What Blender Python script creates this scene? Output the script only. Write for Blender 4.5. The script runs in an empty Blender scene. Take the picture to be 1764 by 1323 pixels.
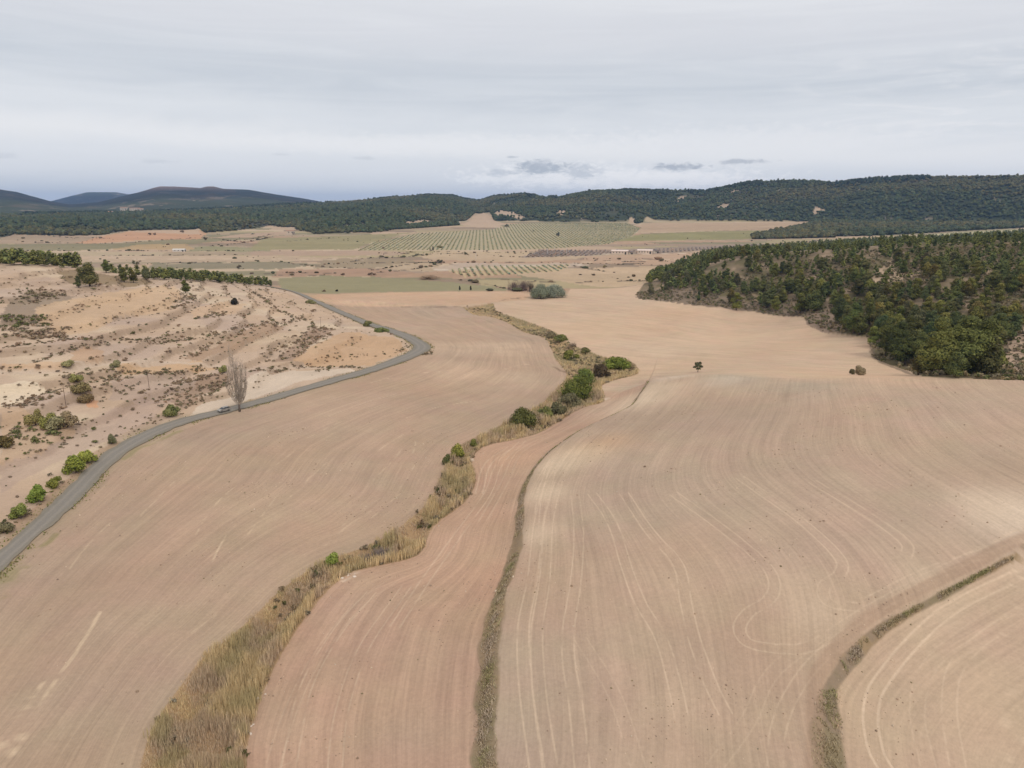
import bpy, math, random
import numpy as np
from math import radians, sin, cos, tan, pi

random.seed(7)
RNG = np.random.default_rng(11)
SC = bpy.context.scene
COL = SC.collection

# ------------------------------------------------------------------ camera
CAM_H = 70.0
FPX = 1227.0            # focal length in pixels of a 1764 px wide frame
PITCH = math.atan((661.5 - 357.0) / FPX)
cam_data = bpy.data.cameras.new("camera")
cam_data.sensor_width = 36.0
cam_data.lens = 36.0 * FPX / 1764.0
cam_data.clip_start = 1.0
cam_data.clip_end = 40000.0
cam = bpy.data.objects.new("camera", cam_data)
COL.objects.link(cam)
cam.location = (0, 0, CAM_H)
cam.rotation_euler = (pi / 2 - PITCH, 0, 0)
SC.camera = cam

# ------------------------------------------------------------------ light and exposure
SC.view_settings.view_transform = 'Standard'
SC.view_settings.look = 'None'
SC.view_settings.gamma = 1.0
SC.view_settings.exposure = 0.0
SC.view_settings.use_curve_mapping = False
SC.cycles.use_denoising = True
SC.cycles.max_bounces = 6
SC.cycles.diffuse_bounces = 3
SC.cycles.volume_bounces = 0

SUN_EL, SUN_AZ = radians(50), radians(150)     # behind and to the right of the camera
sun_data = bpy.data.lights.new("sun", 'SUN')
sun_data.energy = 1.15
sun_data.angle = radians(14)
sun_data.color = (1.0, 0.96, 0.9)
sun = bpy.data.objects.new("sun", sun_data)
COL.objects.link(sun)
sun.rotation_euler = (pi / 2 - SUN_EL, 0, pi - SUN_AZ)

world = bpy.data.worlds.new("World")
SC.world = world
world.use_nodes = True


def build_sky():
    nt = world.node_tree
    nt.nodes.clear()
    N, L = nt.nodes.new, nt.links.new

    def val(x):
        return x

    def math_(op, a, b=None, c=None, clamp=False):
        n = N('ShaderNodeMath'); n.operation = op; n.use_clamp = clamp
        for k, v in enumerate((a, b, c)):
            if v is None:
                continue
            if isinstance(v, (int, float)):
                n.inputs[k].default_value = v
            else:
                L(v, n.inputs[k])
        return n.outputs[0]

    def smooth(x, a, b):
        n = N('ShaderNodeMapRange'); n.interpolation_type = 'SMOOTHSTEP'
        L(x, n.inputs[0]); n.inputs[1].default_value = a; n.inputs[2].default_value = b
        return n.outputs[0]

    def mix(f, a, b, mode='MIX'):
        n = N('ShaderNodeMix'); n.data_type = 'RGBA'; n.blend_type = mode
        for s, v in ((n.inputs[0], f), (n.inputs[6], a), (n.inputs[7], b)):
            if isinstance(v, tuple):
                s.default_value = (*v, 1)
            elif isinstance(v, (int, float)):
                s.default_value = v
            else:
                L(v, s)
        return n.outputs[2]

    out = N('ShaderNodeOutputWorld'); bg = N('ShaderNodeBackground')
    sky = N('ShaderNodeTexSky'); sky.sky_type = 'NISHITA'; sky.sun_disc = False
    sky.sun_elevation = SUN_EL; sky.sun_rotation = SUN_AZ
    sky.air_density = 1.0; sky.dust_density = 2.0
    tc = N('ShaderNodeTexCoord')
    sep = N('ShaderNodeSeparateXYZ'); L(tc.outputs['Generated'], sep.inputs[0])
    x, y, z = sep.outputs
    elev = math_('MULTIPLY', math_('ARCSINE', z), 180 / pi)
    azim = math_('MULTIPLY', math_('ARCTAN2', x, y), 180 / pi)

    def noise(sx, sy, ox, scale, detail=5, rough=0.55, dist=0.0):
        c = N('ShaderNodeCombineXYZ')
        L(math_('MULTIPLY', azim, sx), c.inputs[0]); L(math_('MULTIPLY', elev, sy), c.inputs[1])
        c.inputs[2].default_value = ox
        n = N('ShaderNodeTexNoise'); n.inputs['Scale'].default_value = scale
        n.inputs['Detail'].default_value = detail; n.inputs['Roughness'].default_value = rough
        n.inputs['Distortion'].default_value = dist
        L(c.outputs[0], n.inputs['Vector'])
        return n.outputs[0]

    # a stratus sheet: its own brightness by height, wisps stretched sideways
    soft = noise(0.035, 0.13, 3.0, 1.8, 6, 0.58, 0.6)
    wisp = noise(0.03, 0.42, 9.0, 1.5, 6, 0.6, 0.8)
    warp = math_('MULTIPLY_ADD', soft, 3.0, -1.5)
    e2 = math_('ADD', elev, warp)
    e2 = math_('ADD', e2, math_('MULTIPLY', azim, 0.03))
    ramp = N('ShaderNodeValToRGB'); cr = ramp.color_ramp
    cr.interpolation = 'EASE'
    stops = [(0.0, (0.66, 0.705, 0.757)), (0.07, (0.725, 0.76, 0.805)), (0.15, (0.735, 0.77, 0.815)),
             (0.215, (0.80, 0.822, 0.85)), (0.30, (0.690, 0.730, 0.780)), (0.42, (0.565, 0.615, 0.68)),
             (0.62, (0.650, 0.680, 0.735)), (0.80, (0.70, 0.728, 0.775)), (1.0, (0.72, 0.74, 0.79))]
    while len(cr.elements) < len(stops):
        cr.elements.new(0.5)
    for el, (p, c) in zip(cr.elements, stops):
        el.position = p; el.color = (*c, 1)
    L(math_('DIVIDE', e2, 20.0), ramp.inputs[0])
    w = smooth(wisp, 0.36, 0.68)
    base = mix(math_('MULTIPLY', w, 0.28), ramp.outputs[0], (0.80, 0.83, 0.87))
    # slanting bright streaks low in the right of the sky
    st = noise(0.09, 0.55, 21.0, 1.3, 6, 0.62, 1.5)
    rgt = math_('MULTIPLY', smooth(azim, 12, 34), math_('MULTIPLY', smooth(elev, 3.0, 5.0), math_('SUBTRACT', 1.0, smooth(elev, 8.0, 12.0))))
    base = mix(math_('MULTIPLY', math_('MULTIPLY', rgt, smooth(st, 0.45, 0.72)), 0.6), base, (0.84, 0.85, 0.88))

    def blob(a0, e0, wa, we, seed, lo=0.35, hi=0.62):
        da = math_('DIVIDE', math_('SUBTRACT', azim, a0), wa)
        de = math_('DIVIDE', math_('SUBTRACT', elev, e0), we)
        d = math_('SQRT', math_('ADD', math_('MULTIPLY', da, da), math_('MULTIPLY', de, de)))
        n = noise(0.7, 1.5, seed, 1.6, 8, 0.66, 0.5)
        v = math_('SUBTRACT', math_('ADD', 1.0, math_('MULTIPLY', math_('SUBTRACT', n, 0.5), 2.6)), d)
        return smooth(v, 0.0, 0.85)

    for a0, e0, wa, we, sd, colr, st_ in (
            (4.0, 2.3, 9.5, 1.3, 30.0, (0.90, 0.915, 0.935), 0.95),
            (12.0, 2.1, 10.0, 1.0, 37.0, (0.90, 0.91, 0.93), 0.9),
            (-5.0, 4.6, 22.0, 1.0, 47.0, (0.82, 0.84, 0.87), 0.6),
            (16.0, 4.8, 16.0, 1.3, 48.0, (0.80, 0.82, 0.855), 0.5),
            (2.1, 2.95, 2.9, 0.75, 31.0, (0.40, 0.45, 0.52), 0.85),
            (3.6, 2.05, 2.0, 0.42, 51.0, (0.92, 0.93, 0.945), 0.9),
            (-2.2, 2.1, 2.6, 0.35, 52.0, (0.90, 0.92, 0.94), 0.8),
            (11.0, 2.3, 5.5, 0.35, 53.0, (0.92, 0.93, 0.945), 0.8),
            (2.3, 3.25, 1.3, 0.42, 32.0, (0.50, 0.54, 0.61), 0.60),
            (-0.8, 2.6, 1.8, 0.30, 33.0, (0.50, 0.55, 0.62), 0.55),
            (5.2, 2.6, 1.7, 0.80, 34.0, (0.48, 0.53, 0.60), 0.65),
            (6.6, 2.7, 1.0, 0.30, 44.0, (0.55, 0.59, 0.66), 0.45),
            (0.1, 3.75, 0.6, 0.13, 35.0, (0.45, 0.50, 0.57), 0.60),
            (12.6, 2.95, 2.7, 0.36, 36.0, (0.350, 0.395, 0.465), 0.75),
            (17.2, 3.25, 2.2, 0.26, 38.0, (0.385, 0.425, 0.490), 0.65),
            (-17.2, 3.75, 0.8, 0.13, 39.0, (0.48, 0.52, 0.58), 0.28),
            (-25.5, 3.1, 1.6, 0.22, 40.0, (0.50, 0.54, 0.60), 0.28),
            (-34.5, 3.2, 1.5, 0.25, 41.0, (0.50, 0.54, 0.60), 0.28),
            (-11.0, 3.6, 1.5, 0.2, 42.0, (0.55, 0.59, 0.64), 0.4)):
        base = mix(math_('MULTIPLY', blob(a0, e0, wa, we, sd), st_), base, colr)
    # an overcast sky is brighter towards the zenith
    up = N('ShaderNodeMapRange'); L(elev, up.inputs[0]); up.inputs[1].default_value = 16; up.inputs[2].default_value = 80
    up.inputs[3].default_value = 1.0; up.inputs[4].default_value = 1.35
    sc_ = N('ShaderNodeVectorMath'); sc_.operation = 'SCALE'; L(base, sc_.inputs[0]); L(up.outputs[0], sc_.inputs[3])
    # clear-sky light filtering through the cloud sheet (Background strength 0.1 on the sky texture)
    nish = N('ShaderNodeVectorMath'); nish.operation = 'SCALE'; L(sky.outputs[0], nish.inputs[0]); nish.inputs[3].default_value = 0.1
    tintn = mix(1.0, sc_.outputs[0], (1.035, 1.01, 0.985), 'MULTIPLY')
    fin = mix(0.97, nish.outputs[0], tintn)
    bright = 1.08
    L(fin, bg.inputs[0]); bg.inputs[1].default_value = bright
    L(bg.outputs[0], out.inputs[0])


build_sky()

# ------------------------------------------------------------------ small helpers
ALB = 0.85     # albedo of a surface per unit of its (linear) brightness in full overcast light


def lin(c, k=ALB):
    c = np.asarray(c, float) / 255.0
    return np.where(c <= 0.04045, c / 12.92, ((c + 0.055) / 1.055) ** 2.4) * k


def hash2(ix, iy, seed):
    n = (ix.astype(np.int64) * 374761393 + iy.astype(np.int64) * 668265263 + seed * 982451653) & 0xFFFFFFFF
    n = ((n ^ (n >> 13)) * 1274126177) & 0xFFFFFFFF
    n = (n ^ (n >> 16)) & 0xFFFFFF
    return n / float(0xFFFFFF)


def vnoise(x, y, seed=0):
    xf = np.floor(x); yf = np.floor(y)
    u = x - xf; v = y - yf
    u = u * u * (3 - 2 * u); v = v * v * (3 - 2 * v)
    ix = xf.astype(np.int64); iy = yf.astype(np.int64)
    a = hash2(ix, iy, seed); b = hash2(ix + 1, iy, seed)
    c = hash2(ix, iy + 1, seed); d = hash2(ix + 1, iy + 1, seed)
    return (a * (1 - u) + b * u) * (1 - v) + (c * (1 - u) + d * u) * v


def fbm(x, y, scale, octs=4, seed=0, gain=0.5):
    x = np.asarray(x, float) / scale; y = np.asarray(y, float) / scale
    s = 0.0; a = 1.0; t = 0.0
    for o in range(octs):
        s = s + a * vnoise(x + 17.3 * o, y - 9.1 * o, seed + o * 7)
        t += a; a *= gain
        x, y = (x * 0.8 - y * 0.6) * 2.03, (x * 0.6 + y * 0.8) * 2.03
    return s / t


def sstep(a, b, x):
    t = np.clip((x - a) / (b - a), 0, 1)
    return t * t * (3 - 2 * t)


def ray_dir(px, py):
    px = np.asarray(px, float); py = np.asarray(py, float)
    cx = (px - 882.0) / FPX; cy = -(py - 661.5) / FPX
    fx = cx; fy = cos(PITCH) + cy * sin(PITCH); fz = -sin(PITCH) + cy * cos(PITCH)
    h = np.hypot(fx, fy)
    return np.arctan2(fx, fy), fz / h          # azimuth, slope of the ray


def seg_dist(X, Y, P):
    """distance to polyline, signed: positive to the right of travel; and arc length"""
    best = np.full(X.shape, 1e18); sgn = np.ones(X.shape); arc = np.zeros(X.shape)
    s0 = 0.0
    for a, b in zip(P[:-1], P[1:]):
        d = b - a; l2 = float(d @ d)
        if l2 < 1e-9:
            continue
        t = np.clip(((X - a[0]) * d[0] + (Y - a[1]) * d[1]) / l2, 0, 1)
        ex = X - (a[0] + t * d[0]); ey = Y - (a[1] + t * d[1])
        q = ex * ex + ey * ey
        m = q < best
        best = np.where(m, q, best)
        cr = d[0] * ey - d[1] * ex
        sgn = np.where(m, np.where(cr < 0, 1.0, -1.0), sgn)
        l = math.sqrt(l2)
        arc = np.where(m, s0 + t * l, arc)
        s0 += l
    return np.sqrt(best), sgn, arc


def inside(X, Y, P):
    m = (X > P[:, 0].min()) & (X < P[:, 0].max()) & (Y > P[:, 1].min()) & (Y < P[:, 1].max())
    res = np.zeros(X.shape, bool)
    if not m.any():
        return res
    x = X[m]; y = Y[m]; c = np.zeros(x.shape, bool)
    Q = np.roll(P, -1, axis=0)
    for (x1, y1), (x2, y2) in zip(P, Q):
        if y1 == y2:
            continue
        k = ((y1 > y) != (y2 > y)) & (x < (x2 - x1) * (y - y1) / (y2 - y1) + x1)
        c ^= k
    res[m] = c
    return res


# ------------------------------------------------------------------ the lie of the land
# known points of the land: photo column, photo row, height in metres
CTRL = [
    (-200, 1323, 0), (100, 1323, 0), (-100, 1000, 1), (0, 968, 1), (150, 830, 1.5), (300, 730, 2), (400, 705, 2), (560, 655, 2), (680, 625, 3),
    (725, 602, 3), (700, 580, 2), (620, 550, 1), (540, 518, 1), (500, 502, 1), (330, 1323, -1), (450, 1100, -1),
    (700, 910, -1), (790, 790, -1), (900, 725, -1), (990, 665, -1), (1050, 635, 0), (950, 585, 0), (850, 540, 0), (800, 525, 0),
    (300, 1000, .5), (150, 1150, 0.5), (500, 850, 2), (700, 700, 2.5), (850, 630, 2), (640, 1230, 0), (760, 1000, .5), (850, 830, 1), (1000, 720, 1),
    (1090, 665, 2), (880, 1323, 1), (890, 1000, 2.5), (935, 850, 3.5), (1010, 740, 5), (1130, 660, 8),
    (1100, 1323, 2), (1200, 1100, 4.5), (1100, 950, 6), (1200, 900, 8), (1100, 760, 10), (1200, 760, 12), (1250, 680, 13), (1200, 648, 11), (1400, 655, 16), (1500, 800, 15),
    (1350, 800, 14), (1600, 652, 19), (1500, 652, 18), (1764, 652, 22), (1764, 800, 18), (1764, 960, 11), (1500, 1050, 6.5), (1600, 1323, 0), (1764, 1200, 2),
    (2000, 652, 25), (2000, 900, 16), (2000, 1200, 5),
    (1150, 620, 2), (1200, 600, 2), (1350, 600, 3), (1450, 625, 6), (1400, 570, 2), (1200, 545, 0), (1000, 500, 0), (1100, 490, 0), (1300, 535, 1), (1050, 560, 0),
    (920, 520, 0), (700, 510, 0), (1530, 644, 9),
    (1100, 512, 1), (1250, 533, 2), (1360, 540, 3), (1400, 560, 3), (1500, 585, 6), (1510, 610, 7), (1570, 642, 9),
    (1750, 645, 14), (1950, 640, 16),
    (1150, 475, 9), (1200, 455, 18), (1250, 440, 27), (1350, 434, 34), (1450, 427, 38.5), (1550, 421, 42), (1650, 418, 45), (1764, 412, 48), (1950, 408, 50),
    (1450, 490, 22), (1330, 480, 18), (1600, 520, 23), (1650, 470, 33), (1764, 560, 20), (1764, 470, 33), (1540, 470, 29), (1680, 580, 16),
    (0, 454, 36), (100, 458, 34), (200, 472, 28), (300, 481, 22), (400, 486, 14), (470, 493, 5), (-200, 452, 38),
    (0, 500, 30), (150, 500, 27), (260, 505, 23), (60, 560, 22), (200, 560, 19), (300, 560, 16), (400, 560, 12), (500, 560, 7), (600, 590, 4.5),
    (690, 603, 3), (0, 640, 13), (150, 640, 12), (300, 640, 8), (400, 665, 3.5), (0, 720, 8.5), (150, 720, 5.5), (250, 705, 4), (0, 850, 3),
    (400, 520, 17), (480, 525, 8), (350, 690, 2.5), (-200, 640, 15), (-200, 850, 6)]
_c = np.array(CTRL, float)
_az, _sl = ray_dir(_c[:, 0], _c[:, 1])
_r = (CAM_H - _c[:, 2]) / (-_sl)
PTS = [(r * sin(a), r * cos(a), z) for r, a, z in zip(_r, _az, _c[:, 2])]
for a in range(-50, 51, 10):          # valley floor all round
    for rr, zz in ((760, 0), (1000, 0)):
        if a <= -20 and rr == 760:
            zz = 6 if a <= -30 else 1
        PTS.append((rr * sin(radians(a)), rr * cos(radians(a)), zz))
PTS += [(x, y, 0) for x in (-150, 0, 150) for y in (-100, 0, 45)] + [(-380, 560, 14), (-330, 620, 8), (-260, 640, 2), (330, 640, 14), (420, 640, 20), (250, 700, 3)]
PTS = np.array(PTS)


def phi(d2):
    return -np.sqrt(d2 + 22.0 ** 2)


def rbf_fit(P, v, lam):
    n = len(P)
    D = ((P[:, None, :] - P[None, :, :]) ** 2).sum(-1)
    A = np.zeros((n + 1, n + 1)); A[:n, :n] = phi(D) + lam * np.eye(n); A[n, :n] = A[:n, n] = 1
    return np.linalg.solve(A, np.append(v, 0.0))


def rbf_eval(P, w, X, Y):
    out = np.full(X.shape, w[-1], dtype=np.float64)
    for (px, py), wi in zip(P, w[:-1]):
        out += wi * phi((X - px) ** 2 + (Y - py) ** 2)
    return out


W_LAND = rbf_fit(PTS[:, :2], PTS[:, 2], 3.0)

# polar grid about the point below the viewpoint: fine where the land is near
az_f = np.radians(np.arange(-37.6, 37.6, 0.06))
az_l = np.radians(np.concatenate([np.arange(-180, -60, 6.0), np.arange(-60, -37.6, 0.6)]))
AZ = np.concatenate([az_l, az_f, -az_l[::-1]])
rr = [1.0]
while rr[-1] < 15000:
    r = rr[-1]
    step = min(r * r / 68700.0 * 1.15, 10 + r * 0.004)
    if r < 70:
        step = 5.0
    rr.append(r + step)
R = np.array(rr)
NA, NR = len(AZ), len(R)
print("grid", NA, NR, NA * NR)
GA, GR = np.meshgrid(AZ, R)
GX = GR * np.sin(GA); GY = GR * np.cos(GA)
FRONT = np.abs(GA) < radians(62)


def plain_z(X, Y, r):
    z = np.interp(r, [0, 800, 1200, 1500, 1800, 2050, 2600, 4000, 15000], [0, 0, 3, 8, 17, 25, 34, 40, 40])
    return z + (fbm(X, Y, 260, 3, 5) - 0.5) * 5 * sstep(750, 1100, r) * (1 - 0.6 * sstep(1300, 2000, r))


rows_n = R < 900
Z = np.zeros_like(GX)
Z[rows_n] = rbf_eval(PTS[:, :2], W_LAND, GX[rows_n], GY[rows_n])
wfar = sstep(650, 880, GR)
wback = sstep(radians(62), radians(100), np.abs(GA))
Zp = plain_z(GX, GY, GR)
Z = Z * (1 - wfar) + Zp * wfar
Z = Z * (1 - wback)


def lookup(G, X, Y):
    a = np.arctan2(X, Y); r = np.hypot(X, Y)
    fa = np.interp(a, AZ, np.arange(NA)); fr = np.interp(r, R, np.arange(NR))
    i = np.clip(fr.astype(int), 0, NR - 2); j = np.clip(fa.astype(int), 0, NA - 2)
    u = fr - i; v = fa - j
    return (G[i, j] * (1 - u) * (1 - v) + G[i + 1, j] * u * (1 - v) + G[i, j + 1] * (1 - u) * v + G[i + 1, j + 1] * u * v)


def cast(px, py, G=None):
    """where the sight line of a photo point meets the land (x, y)"""
    G = Z if G is None else G
    az, sl = ray_dir(px, py)
    az = np.atleast_1d(az); sl = np.atleast_1d(sl)
    fa = np.interp(az, AZ, np.arange(NA)); j = np.clip(fa.astype(int), 0, NA - 2); v = fa - j
    out = np.zeros((len(az), 2))
    for k in range(len(az)):
        col = G[:, j[k]] * (1 - v[k]) + G[:, j[k] + 1] * v[k]
        gap = CAM_H + sl[k] * R - col
        idx = np.nonzero(gap <= 0)[0]
        if len(idx) == 0 or idx[0] == 0:
            r = R[-1] if len(idx) == 0 else R[0]
        else:
            i = idx[0]; g0, g1 = gap[i - 1], gap[i]
            r = R[i - 1] + (R[i] - R[i - 1]) * g0 / (g0 - g1)
        out[k] = (r * sin(az[k]), r * cos(az[k]))
    return out


def Wp(pts, G=None, smooth=0):
    p = np.array(pts, float)
    if smooth:
        p = curve(p, smooth)
    return cast(p[:, 0], p[:, 1], G)


def curve(p, n):
    """Catmull-Rom through the points"""
    p = np.asarray(p, float)
    q = np.vstack([2 * p[0] - p[1], p, 2 * p[-1] - p[-2]])
    out = []
    for i in range(1, len(q) - 2):
        for t in np.linspace(0, 1, n, endpoint=False):
            a, b, c, d = q[i - 1:i + 3]
            out.append(0.5 * ((2 * b) + (c - a) * t + (2 * a - 5 * b + 4 * c - d) * t * t + (3 * b - a - 3 * c + d) * t ** 3))
    out.append(p[-1])
    return np.array(out)


def ext(p, cut=0.35):
    return p


# outlines read off the photograph, laid on the land
ROAD_PX = [(-230, 1250), (-60, 1030), (0, 968), (60, 914), (120, 857), (180, 797), (240, 757), (300, 731), (350, 717), (400, 705), (450, 692), (520, 672), (580, 655),
           (640, 638), (685, 622), (715, 609), (727, 600), (722, 592), (700, 580), (670, 569), (640, 560), (610, 548), (580, 536), (550, 522),
           (520, 508), (500, 501), (470, 495), (430, 489)]
CREEK_L = [(225, 1400), (240, 1323), (262, 1250), (305, 1185), (350, 1130), (395, 1095), (440, 1055), (490, 1008), (560, 965), (640, 935), (700, 897), (742, 855), (762, 812),
           (790, 768), (835, 747), (880, 722), (925, 700), (968, 660), (975, 640), (958, 620), (950, 603), (937, 582), (903, 572), (878, 557), (847, 545), (815, 541), (797, 529)]
CREEK_R = [(428, 1400), (425, 1323), (430, 1260), (470, 1150), (530, 1055), (590, 992), (650, 972), (722, 952), (745, 905), (800, 862), (820, 825), (813, 795), (832, 768),
           (900, 752), (940, 738), (1000, 702), (1042, 688), (1036, 664), (1060, 652), (1100, 641), (1085, 620), (1040, 614), (1010, 603), (980, 592), (956, 572), (900, 550), (858, 537), (850, 522)]
BANK_C = [(835, 1500), (835, 1323), (838, 1200), (846, 1090), (860, 1030), (885, 960), (895, 900), (898, 860), (912, 820), (945, 780), (1000, 742), (1080, 704), (1100, 682), (1117, 658)]
BANK2_C = [(1428, 1500), (1428, 1323), (1427, 1220), (1440, 1170), (1490, 1110), (1550, 1065), (1615, 1030), (1700, 985), (1764, 953), (1900, 890)]
road_w = Wp(ROAD_PX, smooth=6)
cl_w, cr_w = Wp(CREEK_L, smooth=3), Wp(CREEK_R, smooth=3)
creek_poly = np.vstack([cl_w, cr_w[::-1]])
bank_w, bank2_w = Wp(BANK_C, smooth=4), Wp(BANK2_C, smooth=4)

# gully, field banks, small relief
near = (GR < 720) & FRONT
NX, NY = GX[near], GY[near]
h = Z[near].copy()
nr = GR[near]


def local_dist(P, width):
    """signed distance to a polyline for the near ground points within width"""
    m = (NX > P[:, 0].min() - width) & (NX < P[:, 0].max() + width) & (NY > P[:, 1].min() - width) & (NY < P[:, 1].max() + width)
    D = np.full(NX.shape, 1e6); S = np.ones(NX.shape); A = np.zeros(NX.shape)
    d, s, a = seg_dist(NX[m], NY[m], P)
    D[m] = d; S[m] = s; A[m] = a
    return D, S, A


D_b, S_b, A_b = local_dist(bank_w, 60)
wob = 1.0 + 0.35 * (fbm(NX, NY, 6, 2, 91) - 0.5)
h += 1.1 * np.tanh(S_b * D_b / 1.3) * np.exp(-D_b / 22.0) * sstep(0, 30, A_b) * wob
D_b2, S_b2, A_b2 = local_dist(bank2_w, 60)
h += -1.0 * np.tanh(S_b2 * D_b2 / 1.4) * np.exp(-D_b2 / 18.0) * wob
D_cl, S_cl, A_cl = local_dist(cl_w, 130)
D_cr, S_cr, A_cr = local_dist(cr_w, 130)
in_creek = inside(NX, NY, creek_poly)
gd = np.where(in_creek, np.minimum(D_cl, D_cr), 0)
h -= 1.5 * sstep(0, 3.5, gd) * (0.8 + 0.5 * fbm(NX, NY, 8, 2, 31))
D_rd, S_rd, A_rd = local_dist(road_w, 130)
left_of_road = (S_rd < 0)
hill_l = left_of_road & (NX < 0)
wl = np.where(hill_l, sstep(5, 25, D_rd), 0) * (1 - sstep(520, 650, nr))
t1 = fbm(NX, NY, 45, 4, 3)
h += wl * (t1 - 0.5) * 4.0
# gullied terraces: sharpened contours
ter = h / 3.2 + (fbm(NX, NY, 70, 3, 8) - 0.5) * 2.2
fr = ter - np.floor(ter)
h += wl * (sstep(0.74, 0.93, fr) - fr) * 2.4
h += wl * (fbm(NX, NY, 9, 3, 77) - 0.5) * 0.9
pine_zone = Wp([(1096, 508), (1130, 474), (1180, 452), (1240, 432), (1350, 425), (1500, 415), (1650, 410), (1764, 400), (1950, 398), (2050, 660), (1764, 655), (1590, 650), (1570, 640),
                (1510, 618), (1498, 600), (1500, 582), (1430, 575), (1390, 558), (1383, 545), (1300, 535), (1200, 525), (1100, 514)])
# the back of the hill is out of sight: carry the wood over the crest
in_hill = inside(NX, NY, pine_zone)
h += np.where(in_hill, (fbm(NX, NY, 40, 4, 13) - 0.5) * 5.0 + (fbm(NX, NY, 7, 2, 14) - 0.5) * 0.8, 0)
h += (fbm(NX, NY, 60, 2, 21) - 0.5) * 0.8 + (fbm(NX, NY, 3.0, 2, 22) - 0.5) * 0.10
on_road = D_rd < 5
Zn = Z.copy()
Zn[near] = h
Z = Zn

# ------------------------------------------------------------------ hills
TOE = [(-600, 412), (0, 411), (25, 405), (102, 407), (173, 406), (224, 398), (344, 396), (354, 402), (408, 398), (450, 393), (465, 390), (507, 396), (550, 404), (651, 401),
       (696, 394), (731, 386), (760, 384), (800, 381), (830, 372), (842, 374), (852, 381), (975, 383), (1090, 383), (1097, 386), (1115, 381), (1330, 382), (1428, 382), (1434, 409),
       (1532, 406), (1612, 401), (1764, 393), (2300, 385)]
RIDGE1 = [(-600, 370), (0, 372), (100, 370), (200, 368), (300, 365), (400, 361), (480, 355), (560, 351), (585, 350), (650, 345), (690, 341), (740, 338), (780, 339), (805, 345), (825, 348),
          (850, 340), (900, 336), (940, 341), (960, 341), (990, 335), (1020, 330), (1060, 328), (1130, 331), (1185, 329), (1200, 332), (1215, 331), (1250, 325), (1290, 316),
          (1340, 313), (1400, 313), (1440, 317), (1500, 310), (1560, 307), (1660, 306), (1764, 305), (2300, 300)]
RIDGE2 = [(-600, 318), (-200, 322), (0, 326), (30, 331), (60, 339), (85, 346), (120, 352), (170, 348), (210, 338), (240, 331), (262, 324), (275, 321), (300, 321), (345, 324), (357, 321), (368, 321), (385, 325), (430, 327),
          (470, 334), (530, 343), (560, 349), (600, 356), (700, 366), (2300, 372)]
RIDGE3 = [(-600, 345), (60, 352), (90, 346), (120, 338), (150, 331), (200, 331), (240, 338), (300, 348), (600, 356), (655, 350), (675, 341), (700, 350), (740, 356),
          (920, 350), (960, 338), (975, 345), (1150, 352), (1185, 335), (1205, 325), (1225, 331), (1245, 345), (1300, 356), (2300, 360)]


def az_of(tab):
    t = np.array(tab, float)
    a, s = ray_dir(t[:, 0], t[:, 1])
    return a, s


ta, ts = az_of(TOE)
dep_toe = np.interp(AZ, ta, ts)
base = Zp.copy()
R_TOE = np.zeros(NA)
for j in range(NA):
    gap = CAM_H + dep_toe[j] * R - Zp[:, j]
    idx = np.nonzero((gap <= 0) & (R > 700))[0]
    R_TOE[j] = R[idx[0]] if len(idx) else 2400
R_TOE = np.clip(R_TOE, 1100, 2600)


def ridge(tab, dist, toe, width_back, amp, seed, power=1.0, nscale=420):
    a, s = az_of(tab)
    zc = CAM_H + np.interp(GA, a, s) * dist
    t = (GR - toe) / (dist - toe)
    n = fbm(GX, GY, nscale, 5, seed, 0.55)
    n2 = 1 - np.abs(2 * fbm(GX, GY, nscale * 0.7, 4, seed + 50) - 1)
    tt = np.clip(t, 0, 1)
    prof = tt ** power
    prof = prof + (0.55 * (n - 0.5) + 0.35 * (n2 - 0.8)) * amp * np.sin(pi * tt) ** 0.8
    back = np.exp(-np.clip((GR - dist) / width_back, 0, 50) ** 2)
    z = np.where(t < 1, Zp + (zc - Zp) * np.clip(prof, 0, 1.02), Zp + (zc - Zp) * back)
    return np.where(t > 0, z, -1e3)


RS = R_TOE.copy()
TOE2 = [q for q in TOE if q[0] < 1100] + [(1115, 381), (1330, 382), (1428, 381), (1550, 383), (1764, 385), (2300, 385)]
ta2, ts2 = az_of(TOE2)
dep2 = np.interp(AZ, ta2, ts2)
for j in range(NA):
    idx = np.nonzero((CAM_H + dep2[j] * R - Zp[:, j] <= 0) & (R > 700))[0]
    RS[j] = R[idx[0]] if len(idx) else 2400
RS = np.clip(RS, 1100, 2400)
ker = np.hanning(41); ker /= ker.sum()
RS = np.convolve(np.pad(RS, 20, mode='edge'), ker, 'valid')
GTOE = np.broadcast_to(RS[None, :], GX.shape)
D1 = np.interp(GA, az_of([(0, 380), (560, 380), (700, 380), (840, 380), (930, 380), (1100, 380), (1764, 380)])[0], [2900, 3200, 3300, 3500, 3000, 2900, 2700])
bumpy = 1 + 0.0 * GA
far_rows = GR > 1000
H1 = ridge(RIDGE1, D1, GTOE, 500, 0.9, 101, 0.9)
H2 = ridge(RIDGE2, 5600.0, 3000.0, 900, 0.8, 131, 1.1, 900)
H3 = ridge(RIDGE3, 9500.0, 7500.0, 1500, 0.4, 151, 1.0, 1500)
okf = FRONT & far_rows
Hmax = np.maximum(np.maximum(H1, H2), H3)
fade = 1 - sstep(radians(52), radians(62), np.abs(GA))
Z = np.where(okf & (Hmax > Z), Z + (Hmax - Z) * fade, Z)
Z = np.where(far_rows, Z + (fbm(GX, GY, 60, 3, 171) - 0.5) * 3.0 * sstep(1500, 2500, GR), Z)


def ground(x, y):
    return lookup(Z, np.asarray(x, float), np.asarray(y, float))


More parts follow.
